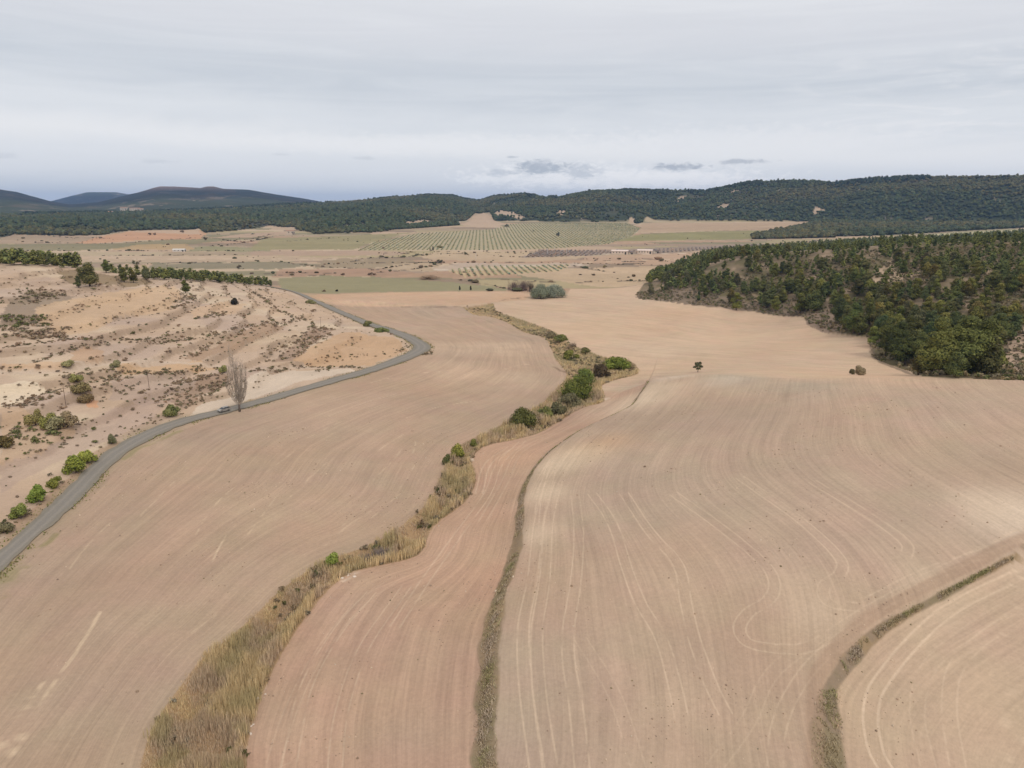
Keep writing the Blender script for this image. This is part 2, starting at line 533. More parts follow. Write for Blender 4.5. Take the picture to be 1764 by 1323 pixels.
# ------------------------------------------------------------------ painting the land: soil and plant colours, some relief light and shade painted in
XF, YF, RF, AF = GX.ravel(), GY.ravel(), GR.ravel(), GA.ravel()
ZF = Z.ravel()
PAINT = np.zeros((XF.size, 3))
FLOW = (XF * 0.35 + YF * 0.94)
FURROW = np.full(XF.size, 0.25)
SPECK = np.full(XF.size, 0.2)
CLS = np.zeros(XF.size, np.int8)            # 0 ground 1.. fields, 9 hills
visible = np.abs(AF) < radians(62)

n_big = fbm(XF, YF, 55, 4, 201)
n_mid = fbm(XF, YF, 14, 4, 211)
n_fine = fbm(XF, YF, 2.5, 3, 221)
far_big = fbm(XF, YF, 240, 4, 231)
PAINT[:] = lin((196, 169, 142))
PAINT *= (1 + (n_mid - 0.5) * 0.12)[:, None]


def bbox(P, pad=0.0):
    return (XF > P[:, 0].min() - pad) & (XF < P[:, 0].max() + pad) & (YF > P[:, 1].min() - pad) & (YF < P[:, 1].max() + pad)


def warped(idx, amp):
    x, y = XF[idx], YF[idx]
    a = amp * np.clip(RF[idx] / 250.0, 0.3, 4)
    return x + (fbm(x, y, 5, 2, 301) - 0.5) * 2 * a, y + (fbm(x, y, 5, 2, 302) - 0.5) * 2 * a


def poly_idx(P, amp=0.6):
    idx = np.nonzero(bbox(P, 3))[0]
    x, y = warped(idx, amp)
    return idx[inside(x, y, P)]


def blend(idx, c, k=1.0):
    c = lin(c) if max(c) > 1.0001 else np.array(c)
    k = np.broadcast_to(k, idx.shape)[:, None]
    PAINT[idx] = PAINT[idx] * (1 - k) + c * k


def poly(pts, c, k=1.0, amp=0.6, mottle=0.10, flow=None, furrow=None, cls=None):
    P = Wp(pts)
    idx = poly_idx(P, amp)
    blend(idx, c, k)
    PAINT[idx] *= (1 + (n_mid[idx] - 0.5) * mottle + (n_big[idx] - 0.5) * mottle)[:, None]
    if flow is not None:
        a = radians(flow); FLOW[idx] = XF[idx] * cos(a) - YF[idx] * sin(a)
    if furrow is not None:
        FURROW[idx] = furrow
    if cls is not None:
        CLS[idx] = cls
    return P, idx


def line(pts, c, hw, k=1.0, rag=0.5, smooth=4, world=None, breakup=0.0, seed=0):
    P = Wp(pts, smooth=smooth) if world is None else world
    pad = hw * 3 + 2
    idx = np.nonzero(bbox(P, pad))[0]
    x, y = warped(idx, rag * hw)
    d, s, a = seg_dist(x, y, P)
    w = 1 - sstep(hw * 0.6, hw * 1.35, d)
    if breakup:
        w = w * sstep(breakup - 0.15, breakup + 0.15, fbm(x, y, max(hw * 5, 3), 3, 400 + seed))
    m = w > 0
    blend(idx[m], c, w[m] * k)
    return P


def spot(px, py, rad, c, k=0.5):
    p = cast(px, py)[0]
    idx = np.nonzero((np.abs(XF - p[0]) < rad * 2.5) & (np.abs(YF - p[1]) < rad * 2.5))[0]
    d2 = ((XF[idx] - p[0]) ** 2 + (YF[idx] - p[1]) ** 2) / rad ** 2
    w = np.exp(-d2 * 1.3) * (0.5 + n_mid[idx])
    blend(idx, c, np.clip(w * k, 0, 1))


# --- far plain patchwork
n_str = fbm(XF, YF * 0.25, 120, 4, 241)
pl = np.nonzero((RF > 600) & visible)[0]
blend(pl, (190, 166, 138), 1.0)
stripe_cols = [(198, 170, 142), (172, 152, 124), (184, 150, 122), (150, 140, 108), (192, 172, 140), (164, 142, 120), (178, 162, 122), (146, 126, 104), (206, 182, 152), (136, 130, 98)]
# strip fields: cut by distance and by direction into irregular parcels
band = np.floor((YF[pl] + 60 * (fbm(XF[pl], YF[pl], 400, 2, 251) - 0.5) * 2) / 58.0)
colm = np.floor((XF[pl] + 0.3 * YF[pl] + band * 97) / 310.0)
hh = hash2(band, colm, 5)
cc = np.array([lin(c) for c in stripe_cols])[np.minimum((hh * len(stripe_cols)).astype(int), len(stripe_cols) - 1)]
PAINT[pl] = PAINT[pl] * 0.2 + cc * 0.80
PAINT[pl] *= (1 + (n_mid[pl] - 0.5) * 0.16 + (far_big[pl] - 0.5) * 0.1)[:, None]
FLOW[pl] = XF[pl] * (0.3 + hh) - YF[pl] * (1 - hh)

P_ORCH = [(617, 432), (650, 416), (720, 402), (850, 395), (880, 386), (975, 384), (1080, 385), (1105, 393), (1090, 405), (1050, 420), (960, 428), (900, 430)]
PLAIN = [
    ([(0, 420), (0, 405), (28, 402), (102, 407), (173, 407), (140, 420)], (176, 152, 126)),
    ([(-60, 432), (-60, 421), (200, 419), (420, 404), (500, 404), (330, 421), (120, 432)], (142, 134, 100)),
    ([(130, 419), (173, 407), (225, 398), (345, 396), (354, 403), (345, 412), (240, 414), (150, 420)], (206, 158, 122)),
    ([(190, 430), (240, 421), (320, 420), (335, 430)], (190, 160, 118)),
    ([(320, 433), (345, 424), (460, 428), (470, 434)], (152, 146, 108)),
    ([(355, 411), (430, 402), (500, 398), (505, 404), (430, 409)], (196, 166, 140)),
    ([(430, 430), (455, 410), (620, 405), (720, 400), (690, 404), (640, 418), (610, 430)], (158, 148, 106)),
    ([(430, 433), (610, 431), (700, 434), (690, 440), (430, 441)], (186, 158, 134)),
    ([(100, 452), (120, 442), (420, 440), (640, 444), (600, 450), (320, 452)], (198, 172, 144)),
    ([(250, 462), (270, 452), (480, 452), (560, 455), (470, 464)], (138, 130, 104)),
    ([(540, 462), (560, 445), (700, 446), (720, 452), (640, 462)], (158, 140, 112)),
    ([(470, 478), (480, 464), (640, 462), (720, 470), (700, 478), (600, 476), (560, 475)], (178, 144, 118)),
    ([(650, 462), (700, 452), (740, 449), (760, 455), (800, 468), (720, 468)], (190, 166, 136)),
    ([(720, 440), (760, 432), (1000, 434), (1000, 446), (900, 452), (740, 447)], (200, 174, 142)),
    ([(740, 462), (790, 453), (1000, 453), (1020, 458), (840, 466), (760, 468)], (200, 178, 156)),
    (P_ORCH, (176, 162, 128)),
    ([(896, 444), (930, 430), (1000, 432), (1400, 416), (1420, 412), (1500, 412), (1330, 424), (1130, 437), (1060, 438), (1000, 441)], (158, 140, 124)),
    ([(1095, 394), (1110, 384), (1330, 383), (1428, 381), (1395, 385), (1350, 396), (1200, 398), (1100, 402)], (190, 162, 132)),
    ([(1050, 416), (1105, 403), (1200, 399), (1350, 396), (1296, 405), (1296, 412), (1200, 413)], (150, 144, 96)),
    ([(1000, 452), (1010, 441), (1130, 438), (1300, 428), (1240, 446), (1140, 457)], (196, 164, 136)),
    ([(1296, 424), (1330, 413), (1560, 406), (1600, 408), (1500, 418), (1400, 432)], (176, 160, 122)),
    ([(1540, 420), (1612, 402), (1764, 394), (1900, 392), (1900, 420)], (172, 164, 124)),
    ([(960, 484), (880, 472), (1000, 462), (1130, 458), (1180, 462), (1120, 488)], (204, 176, 144)),
    ([(640, 480), (700, 478), (800, 480), (900, 478), (880, 470), (820, 466), (740, 468)], (186, 152, 124)),
]
for pts, c in PLAIN:
    poly(pts, c, 0.85, amp=1.6, mottle=0.14)


def rows_paint(pts, az_deg, pitch, c, k, seed):
    P = Wp(pts); idx = poly_idx(P, 1.0)
    a = radians(az_deg)
    u = XF[idx] * cos(a) - YF[idx] * sin(a)
    w = np.cos(u / pitch * 2 * pi) * 0.5 + 0.5
    w = sstep(0.35, 0.95, w) * (0.55 + 0.8 * fbm(XF[idx], YF[idx], 60, 3, seed))
    blend(idx, c, np.clip(w * k, 0, 1))
    return P


ORCH2 = [(800, 478), (770, 466), (815, 459), (900, 458), (985, 456), (960, 468), (860, 474)]
ORCH3 = [(1560, 419), (1612, 403), (1764, 395), (1900, 392), (1900, 420)]
rows_paint(P_ORCH, -2.4, 7.6, (194, 180, 146), 0.5, 501)
rows_paint(ORCH2, -6.0, 7.4, (206, 184, 140), 0.8, 502)
rows_paint(ORCH3, 33.0, 10.0, (206, 194, 158), 0.8, 503)
# green field
GREEN = [(478, 479), (560, 475), (670, 479), (775, 486), (850, 494), (884, 500), (790, 502), (620, 504), (510, 504), (484, 497)]
poly(GREEN, (150, 142, 108), 1.0, amp=0.8, mottle=0.12, flow=80, furrow=0.5, cls=6)
# pale tracks on the plain
for pts, w_, c in (
        ([(0, 449), (200, 447), (420, 446), (640, 448)], 2.5, (216, 192, 164)),
        ([(250, 455), (420, 452), (560, 447), (640, 440)], 1.8, (206, 182, 152)),
        ([(760, 458), (790, 453), (1000, 452), (1130, 447), (1250, 446)], 2.2, (214, 190, 160)),
        ([(750, 465), (830, 462), (900, 458), (1000, 457)], 3.0, (220, 204, 182)),
        ([(1020, 437), (1080, 438), (1150, 437), (1250, 434)], 2.6, (226, 206, 180)),
        ([(960, 470), (1060, 470), (1160, 462), (1240, 452)], 1.8, (214, 186, 154)),
        ([(880, 394), (850, 390), (838, 378), (833, 370)], 5.0, (210, 188, 164)),
        ([(620, 432), (650, 418), (740, 398), (850, 392)], 4.0, (172, 152, 118)),
        ([(1100, 403), (1200, 399), (1300, 395), (1420, 386)], 4.0, (158, 132, 108)),
        ([(1050, 420), (1150, 415), (1290, 414)], 3.0, (200, 176, 142))):
    line(pts, c, w_, 0.85, rag=0.3)
EDGES = [
    [(430, 472), (520, 470), (590, 471)], [(0, 432), (200, 432), (330, 432), (470, 432)], [(550, 456), (640, 453), (740, 452)],
    [(740, 453), (900, 452), (1010, 454), (1110, 454)], [(900, 437), (960, 439), (1000, 439)], [(620, 446), (700, 443), (760, 437), (1000, 433)],
    [(990, 458), (1020, 464), (1060, 470)], [(993, 487), (1020, 485), (1060, 484), (1110, 484)], [(790, 482), (850, 492), (890, 502)],
    [(560, 474), (470, 474)], [(800, 437), (740, 436), (660, 438)], [(1000, 446), (1100, 446), (1200, 449)], [(360, 424), (420, 418), (470, 408)], [(1330, 424), (1400, 421), (1480, 420)],
    [(470, 450), (560, 460), (640, 463)], [(640, 466), (700, 456), (745, 449)], [(230, 456), (330, 452), (430, 452)], [(600, 452), (640, 444), (700, 441), (740, 440)], [(1060, 455), (1130, 457), (1180, 458)],
    [(1130, 449), (1180, 452), (1230, 450)], [(120, 441), (250, 440), (420, 439)], [(380, 416), (430, 412), (470, 403)], [(60, 404), (120, 409), (200, 411)], [(640, 437), (720, 434), (800, 434)], [(860, 480), (900, 484), (960, 486)], [(760, 455), (735, 460), (690, 466), (640, 470)],
    [(490, 416), (540, 412), (600, 409)], [(850, 441), (900, 443), (960, 442)], [(1020, 447), (1060, 450), (1110, 451)], [(60, 418), (200, 419), (300, 412), (360, 410), (420, 418)]]
edge_w = [Wp(e, smooth=5) for e in EDGES]
for k, P in enumerate(edge_w):
    line(None, (104, 90, 72), 2.0, 0.85, rag=0.6, world=P, breakup=0.35, seed=k)

# --- near ground
nidx = np.nonzero((RF < 720) & visible)[0]
inv = np.full(XF.size, -1, np.int64); near_flat = np.nonzero(near.ravel())[0]
inv[near_flat] = np.arange(len(near_flat))


def local(arr, idx, default=0.0):
    o = np.full(idx.shape, default, dtype=float); k = inv[idx]; m = k >= 0
    o[m] = arr[k[m]]
    return o


m_n = RF[nidx] < 640
nn = nidx[m_n]
blend(nn, (196, 170, 142), 1 - sstep(560, 640, RF[nn]))

# left hillside
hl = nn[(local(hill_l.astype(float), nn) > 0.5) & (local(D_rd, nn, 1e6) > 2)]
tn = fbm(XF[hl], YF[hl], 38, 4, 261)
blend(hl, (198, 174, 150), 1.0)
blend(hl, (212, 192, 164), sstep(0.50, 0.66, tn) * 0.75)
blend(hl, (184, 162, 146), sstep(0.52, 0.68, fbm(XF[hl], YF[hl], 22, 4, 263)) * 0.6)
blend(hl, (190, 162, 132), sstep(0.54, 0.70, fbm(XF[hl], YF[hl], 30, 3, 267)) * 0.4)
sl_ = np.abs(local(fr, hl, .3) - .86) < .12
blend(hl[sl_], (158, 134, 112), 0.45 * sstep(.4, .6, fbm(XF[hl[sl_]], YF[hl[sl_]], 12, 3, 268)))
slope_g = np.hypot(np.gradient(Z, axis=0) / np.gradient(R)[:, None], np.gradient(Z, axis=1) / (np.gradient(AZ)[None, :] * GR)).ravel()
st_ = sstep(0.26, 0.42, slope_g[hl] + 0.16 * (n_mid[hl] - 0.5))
blend(hl, (164, 142, 120), st_ * 0.6)  # steep steps: browner eroded earth, darkened further to stand in for relief shade
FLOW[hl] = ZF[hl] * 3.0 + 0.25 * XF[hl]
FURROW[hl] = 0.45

# fields
road_near = road_w[(np.hypot(road_w[:, 0], road_w[:, 1]) < 420)]
left_field = np.vstack([road_w[:-2], cl_w[::-1]])
lf = nn[inside(XF[nn], YF[nn], left_field)]
blend(lf, (181, 156, 132), 1.0)
dr, dc = local(D_rd, lf, 60), local(D_cl, lf, 60)
FLOW[lf] = dr / (dr + dc + 0.1) * 90; FURROW[lf] = 0.8; CLS[lf] = 1
mid_poly = np.vstack([cr_w[:40] if len(cr_w) > 400 else cr_w[:58], bank_w[::-1]])
mf = nn[inside(XF[nn], YF[nn], mid_poly)]
blend(mf, (188, 157, 132), 1.0)
dr, dc = local(D_cr, mf, 30), local(D_b, mf, 30)
FLOW[mf] = dr / (dr + dc + 0.1) * 30; FURROW[mf] = 1.0; CLS[mf] = 2

# the big rounded field
TR = {  # wheel tracks: across-value -> points
    0: [(950, 815), (928, 900), (917, 1000), (902, 1080), (905, 1180), (925, 1323)],
    5: [(962, 830), (945, 900), (938, 1000), (925, 1090), (930, 1200), (948, 1323)],
    12: [(990, 845), (997, 920), (992, 1000), (980, 1079), (980, 1141), (992, 1215), (1003, 1323)],
    19: [(1020, 850), (1056, 904), (1080, 979), (1104, 1040), (1138, 1098), (1160, 1170), (1175, 1240)],
    30: [(1075, 850), (1121, 918), (1168, 972), (1182, 1040), (1196, 1100), (1225, 1180), (1250, 1230)],
    44: [(1160, 850), (1257, 920), (1320, 975), (1334, 1010), (1322, 1035), (1290, 1055), (1274, 1082), (1290, 1108), (1340, 1118)],
    60: [(1274, 822), (1376, 894), (1444, 958), (1447, 988), (1420, 1010), (1428, 1038), (1478, 1046)],
    75: [(1400, 830), (1500, 890), (1560, 935), (1560, 960)]}
fit_p, fit_v = [], []
for u, pts in TR.items():
    for k, q in enumerate(pts[:4 if u >= 44 else 9]):
        fit_p.append(q); fit_v.append(u)
for q, u in (((965, 765), -3), ((1010, 735), -2), ((1125, 660), 4), ((1100, 720), 12), ((1300, 780), 66), ((1500, 800), 98), ((1764, 880), 112), ((1200, 680), 30), ((1480, 720), 95), ((1764, 760), 140),
             ((1764, 660), 165), ((1300, 655), 52), ((1500, 655), 110), ((1400, 1250), 58), ((1600, 1000), 72), ((1100, 1300), 20)):
    fit_p.append(q); fit_v.append(u)
fit_w = cast(np.array(fit_p)[:, 0], np.array(fit_p)[:, 1])
w_flow = rbf_fit(fit_w, np.array(fit_v, float), 4.0)
crest = Wp([(1125, 648), (1200, 645), (1300, 650), (1400, 652), (1500, 651), (1600, 652), (1764, 652), (2000, 652)])
right_poly = np.vstack([bank_w, crest, bank2_w[::-1]])
rf = nn[inside(XF[nn], YF[nn], right_poly)]
blend(rf, (186, 162, 139), 1.0)
dcr, _, _ = seg_dist(XF[rf], YF[rf], crest)
blend(rf, (200, 174, 147), (1 - sstep(0, 34, dcr + 14 * (n_big[rf] - .5))) * 0.85)
FLOW[rf] = rbf_eval(fit_w, w_flow, XF[rf], YF[rf]); FURROW[rf] = 0.75; CLS[rf] = 3
cf_poly = np.vstack([bank2_w, Wp([(2000, 1000), (2000, 1500)])])
cf = nn[inside(XF[nn], YF[nn], cf_poly)]
blend(cf, (194, 169, 144), 1.0)
FLOW[cf] = local(D_b2, cf, 60); FURROW[cf] = 0.7; CLS[cf] = 4
val_poly = np.vstack([crest[::-1], cr_w[48:], Wp([(912, 517), (975, 512), (985, 495), (1040, 488), (1120, 487), (1100, 512), (1200, 527), (1300, 536), (1383, 546), (1392, 560), (1430, 577),
                                                 (1500, 584), (1498, 602), (1512, 620), (1575, 645), (1640, 648), (1764, 650)])])
vf = nn[inside(XF[nn], YF[nn], val_poly)]
blend(vf, (203, 176, 148), 1.0)
FLOW[vf] = (XF[vf] * 0.62 + YF[vf] * 0.78) + 6 * fbm(XF[vf], YF[vf], 120, 2, 271); FURROW[vf] = 0.8; CLS[vf] = 5
uf_poly = Wp([(510, 505), (620, 505), (790, 503), (890, 502), (912, 508), (905, 516), (850, 521), (795, 526), (700, 528), (600, 528), (555, 522)])
uf = nn[inside(XF[nn], YF[nn], uf_poly)]
blend(uf, (200, 168, 138), 1.0)
for ix in (lf, mf, rf, cf, vf, uf):
    PAINT[ix] *= (1 + (n_big[ix] - 0.5) * 0.20 + (n_mid[ix] - 0.5) * 0.13)[:, None]
    PAINT[ix] *= 1 + (fbm(XF[ix], YF[ix], 30, 3, 281) - 0.5)[:, None] * np.array([0.05, -0.02, -0.10])
    PAINT[ix] *= 1 + (fbm(XF[ix], YF[ix], 7, 3, 283) - 0.5)[:, None] * np.array([0.06, -0.045, 0.02])
SPECK[rf] = 0.35; SPECK[lf] = 0.3
# soil patches; the pale shoulder ones paint in light on the dome
for q in ((1100, 690, 14, (216, 194, 166), .8), (1000, 780, 9, (214, 190, 160), .9), (935, 850, 7, (214, 192, 164), .8), (960, 800, 8, (214, 192, 164), .8), (925, 920, 6, (208, 186, 160), .6), (1120, 670, 10, (214, 192, 164), .7), (1050, 760, 9, (200, 160, 120), .35), (1250, 720, 18, (168, 148, 130), .45),
          (1380, 665, 14, (170, 160, 140), .55), (1280, 655, 12, (168, 160, 142), .5), (1240, 648, 9, (164, 158, 138), .5),
          (1180, 1000, 12, (196, 170, 144), .5), (1400, 1050, 7, (208, 184, 158), .6), (1600, 1000, 6, (206, 184, 158), .6), (1745, 885, 9, (222, 202, 178), .95), (1700, 870, 6, (216, 194, 168), .7),
          (1200, 1200, 8, (200, 176, 150), .4), (1300, 1180, 6, (176, 150, 128), .4), (1700, 1200, 9, (204, 178, 150), .5),
          (600, 700, 25, (192, 164, 140), .5), (860, 600, 25, (206, 180, 152), .7), (800, 640, 22, (204, 176, 148), .6), (900, 650, 10, (208, 186, 158), .5),
          (300, 850, 12, (182, 152, 128), .5), (200, 1000, 10, (180, 148, 128), .5), (480, 790, 22, (186, 158, 130), .5),
          (720, 600, 20, (206, 180, 150), .5), (1000, 560, 30, (208, 178, 146), .5), (1150, 600, 25, (208, 184, 156), .6), (1150, 540, 25, (200, 166, 136), .5),
          (880, 790, 12, (200, 164, 134), .5), (600, 1150, 8, (180, 152, 130), .4), (1050, 680, 10, (196, 158, 130), .5), (500, 1250, 5, (194, 168, 140), .4), (700, 1280, 5, (178, 152, 132), .5)):
    spot(*q)
# light stone streaks left by the plough
STREAK = [
    [(12, 1315), (55, 1235), (105, 1160), (150, 1095), (172, 1055)], [(0, 1290), (40, 1225), (90, 1155)], [(335, 925), (352, 895), (378, 862), (412, 832)], [(365, 968), (385, 930), (405, 905)],
    [(10, 1105), (25, 1090), (38, 1070)], [(590, 905), (640, 868), (690, 838), (715, 800)], [(610, 912), (650, 885), (690, 850)], [(500, 855), (560, 800), (610, 765)],
    [(630, 790), (660, 770), (700, 745)], [(420, 930), (450, 890), (480, 850)], [(700, 720), (760, 700), (830, 690)], [(520, 760), (600, 720), (680, 690)],
    [(560, 940), (600, 905), (640, 880)], [(640, 830), (670, 800), (700, 765)], [(450, 820), (520, 770), (600, 735)], [(560, 720), (640, 690), (700, 675)], [(640, 660), (700, 645), (760, 640)],
    [(860, 640), (900, 628), (950, 630)], [(330, 1090), (350, 1075), (372, 1060)], [(360, 960), (380, 940), (400, 900)], [(700, 800), (712, 780), (716, 760)], [(120, 980), (150, 940), (190, 900)], [(230, 900), (270, 860), (330, 800)]]
for k, pts in enumerate(STREAK):
    wpts = Wp(pts, smooth=5)
    rm = np.hypot(*wpts.mean(0))
    line(None, (214, 190, 160), (0.34 if k < 2 else 0.2) * max(1, rm / 170), 0.65 if k < 4 else 0.42, rag=1.1, world=wpts, breakup=0.52 if k > 1 else 0.40, seed=50 + k)
# wheel tracks, always two ruts


def ruts(pts, gap=0.95, hw=0.17, k=0.5, c=(218, 194, 166), seed=0, brk=0.3):
    P = Wp(pts, smooth=6)
    d = np.gradient(P, axis=0); n = np.stack([d[:, 1], -d[:, 0]], 1); n /= np.linalg.norm(n, axis=1)[:, None] + 1e-9
    s = np.clip(np.hypot(P[:, 0], P[:, 1]) / 120, 0.9, 2.0)[:, None]
    for sg in (-1, 1):
        line(None, c, hw * s.mean() * 0.8, min(1, k * 0.78), rag=0.45, world=P + n * gap * sg, breakup=brk + 0.02, seed=seed)


for u, pts in TR.items():
    ruts(pts, seed=u, k=0.55)
ruts([(1764, 935), (1650, 985), (1530, 1045), (1420, 1125), (1365, 1195), (1340, 1260), (1335, 1323)], seed=91, k=0.4)
ruts([(1764, 915), (1640, 975), (1500, 1050), (1400, 1112), (1340, 1118)], seed=92, k=0.4)
ruts([(1764, 985), (1620, 1062), (1520, 1170), (1500, 1230), (1508, 1290), (1525, 1323)], seed=93, k=0.95, hw=0.24, brk=0.1)
ruts([(1764, 1050), (1660, 1130), (1635, 1210), (1650, 1323)], seed=94, k=0.5)
ruts([(1790, 1150), (1748, 1220), (1755, 1323)], seed=95, k=0.5)
ruts([(1600, 1323), (1580, 1230), (1600, 1150), (1680, 1080), (1764, 1030)], seed=96, k=0.35)
ruts([(640, 1020), (580, 1090), (525, 1190), (497, 1323)], seed=97, k=0.5)
ruts([(700, 1010), (625, 1120), (588, 1230), (577, 1323)], seed=98, k=0.45)
ruts([(900, 760), (860, 800), (840, 850), (790, 920), (740, 990), (680, 1080)], seed=99, k=0.45)
ruts([(1080, 665), (1000, 725), (900, 775), (870, 830), (830, 900)], seed=89, k=0.35)
ruts([(880, 770), (840, 800), (825, 850)], seed=88, k=0.5)
ruts([(950, 790), (930, 850), (925, 900)], seed=87, k=0.6, gap=0.5)
ruts([(500, 1323), (470, 1323), (520, 1180), (600, 1060), (690, 990)], seed=86, k=0.3)
ruts([(1000, 1100), (1060, 1200), (1100, 1323)], seed=85, k=0.3)
ruts([(1230, 1323), (1290, 1240), (1330, 1160), (1420, 1090)], seed=84, k=0.25)
ruts([(1500, 1035), (1600, 985), (1700, 950), (1764, 915)], seed=83, k=0.5)

# banks and creek bed
for P, c in ((bank_w, (142, 124, 98)), (bank2_w, (140, 124, 104))):
    idx = np.nonzero(bbox(P, 8))[0]
    x, y = warped(idx, 0.5)
    d, s, a = seg_dist(x, y, P)
    rp = RF[idx]
    hw = np.interp(rp, [90, 130, 150, 190, 260], [1.6, 1.35, 1.0, 0.6, 0.4]) * (0.45 + 1.1 * fbm(x, y, 6, 3, 611))
    if P is bank2_w:
        hw = np.interp(rp, [75, 92, 102, 120, 160], [2.1, 2.0, 1.1, 0.5, 0.35]) * (0.55 + 0.9 * fbm(x, y, 5, 3, 612))
    w = 1 - sstep(0.75, 1.15, d / hw)
    m = w > 0.02
    tint = fbm(XF[idx[m]], YF[idx[m]], 3.5, 3, 613)
    blend(idx[m], c, w[m] * 0.85)
    blend(idx[m], (160, 138, 108), w[m] * sstep(0.5, 0.7, tint))
    blend(idx[m], (140, 128, 98), w[m] * sstep(0.5, 0.7, 1 - tint) * 0.7)
    CLS[idx[w > 0.5]] = 0; FURROW[idx[w > 0.5]] = 0.0
    if P is bank2_w:      # bare earth of the bank above the grass
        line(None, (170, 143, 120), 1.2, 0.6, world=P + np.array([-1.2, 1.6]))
ck = nn[(local(in_creek.astype(float), nn) > 0.5)]
blend(ck, (172, 144, 110), 1.0)
blend(ck, (132, 114, 88), sstep(0.45, 0.65, n_mid[ck]) * 0.7)
cku = ck[RF[ck] > 330]
blend(cku, (136, 126, 90), sstep(.42, .58, fbm(XF[cku], YF[cku], 16, 3, 299)) * .8)
CLS[ck] = 0; FURROW[ck] = 0
for pts, w_ in (([(590, 1000), (610, 988), (628, 980)], 0.9), ([(425, 1285), (432, 1250), (440, 1220)], 0.4), ([(443, 1210), (450, 1195), (458, 1180)], 0.35), ([(818, 800), (808, 780), (830, 764)], 0.5),
                ([(745, 895), (760, 885), (780, 870)], 0.5), ([(1035, 650), (1045, 655), (1050, 648)], 1.6), ([(1035, 680), (1045, 688)], 1.0)):
    line(pts, (222, 202, 178), w_, 0.8, rag=1.3, breakup=0.48)
for pts, w_ in (([(690, 529), (740, 529), (800, 528)], .9), ([(860, 518), (900, 513), (925, 511)], 1.4), ([(955, 632), (968, 640), (990, 640)], .9), ([(1117, 656), (1105, 675), (1092, 690)], .5)):
    line(pts, (132, 112, 90), w_, 0.75, rag=1.0, breakup=0.3)
spot(1160, 650, 9, (212, 192, 168), .7); spot(1240, 655, 10, (206, 190, 168), .6); spot(1050, 668, 6, (206, 180, 152), .6)
# left hillside details
for pts, c, k in (
        ([(0, 540), (20, 515), (60, 503), (90, 500), (128, 510), (125, 516), (95, 522), (62, 532), (70, 553), (40, 560), (0, 566)], (150, 132, 112), .8),
        ([(98, 464), (140, 462), (200, 475), (265, 484), (255, 494), (190, 492), (130, 490), (110, 480)], (138, 118, 88), .8),
        ([(62, 545), (70, 525), (130, 515), (230, 497), (300, 493), (312, 512), (290, 535), (200, 545), (150, 575), (90, 572)], (206, 176, 142), .8),
        ([(320, 535), (400, 520), (425, 522), (405, 540), (340, 548)], (206, 174, 140), .6),
        ([(120, 622), (128, 606), (152, 594), (178, 605), (175, 620), (150, 628)], (192, 158, 126), .7),
        ([(0, 640), (0, 628), (120, 622), (100, 640)], (204, 168, 132), .6),
        ([(312, 617), (380, 594), (398, 580), (440, 562), (500, 558), (480, 570), (440, 585), (390, 605), (340, 622)], (172, 144, 118), .85),
        ([(466, 624), (500, 600), (545, 566), (575, 566), (550, 585), (505, 622)], (166, 140, 118), .85),
        ([(500, 622), (550, 590), (590, 572), (680, 580), (705, 603), (640, 630), (560, 632)], (200, 164, 126), .7),
        ([(283, 692), (350, 646), (398, 654), (390, 662), (350, 680), (320, 702)], (166, 140, 118), .85),
        ([(205, 640), (212, 625), (330, 622), (385, 632), (350, 640), (260, 644)], (206, 170, 130), .7),
        ([(188, 690), (200, 650), (320, 648), (340, 655), (280, 690), (250, 700)], (180, 158, 142), .6),
        ([(-5, 706), (-5, 670), (40, 656), (75, 664), (90, 672), (50, 690)], (226, 208, 180), .85),
        ([(330, 716), (345, 695), (398, 684), (430, 648), (500, 638), (600, 634), (612, 640), (520, 656), (430, 690), (400, 700)], (216, 198, 176), .85),
        ([(90, 800), (0, 850), (0, 800), (140, 730), (250, 690), (300, 690), (240, 735), (160, 770)], (184, 160, 144), .55),
        ([(145, 700), (150, 684), (170, 690), (165, 702)], (206, 156, 118), .8),
        ([(420, 500), (500, 505), (560, 530), (600, 548), (560, 552), (480, 545), (430, 525)], (200, 172, 142), .5),
        ([(0, 700), (60, 720), (130, 740), (70, 780), (0, 800)], (196, 166, 134), .6),
        ([(0, 940), (20, 905), (90, 845), (160, 780), (200, 760), (230, 762), (170, 800), (100, 868), (0, 960)], (178, 146, 120), .7)):
    poly(pts, c, k, amp=1.2, mottle=0.15)
for pts, w_ in (([(-20, 641), (60, 641), (110, 640), (160, 631), (230, 623), (310, 625), (390, 633), (425, 638)], 1.4), ([(430, 636), (500, 634), (620, 633)], 0.8)):
    line(pts, (206, 186, 164), w_, 0.8, rag=0.2)
# roadside greens
for pts, w_ in (([(8, 1000), (25, 978), (45, 975)], 1.3), ([(75, 940), (88, 930), (100, 915)], 0.8), ([(215, 790), (240, 772), (258, 766), (310, 742)], 0.8), ([(110, 880), (150, 845)], 0.7),
                ([(0, 1030), (20, 1003)], 1.0)):
    line(pts, (142, 136, 88), w_, 0.6, rag=1.0, breakup=0.4)
line(None, (156, 142, 114), 4.6, 0.45, rag=0.4, world=road_w)

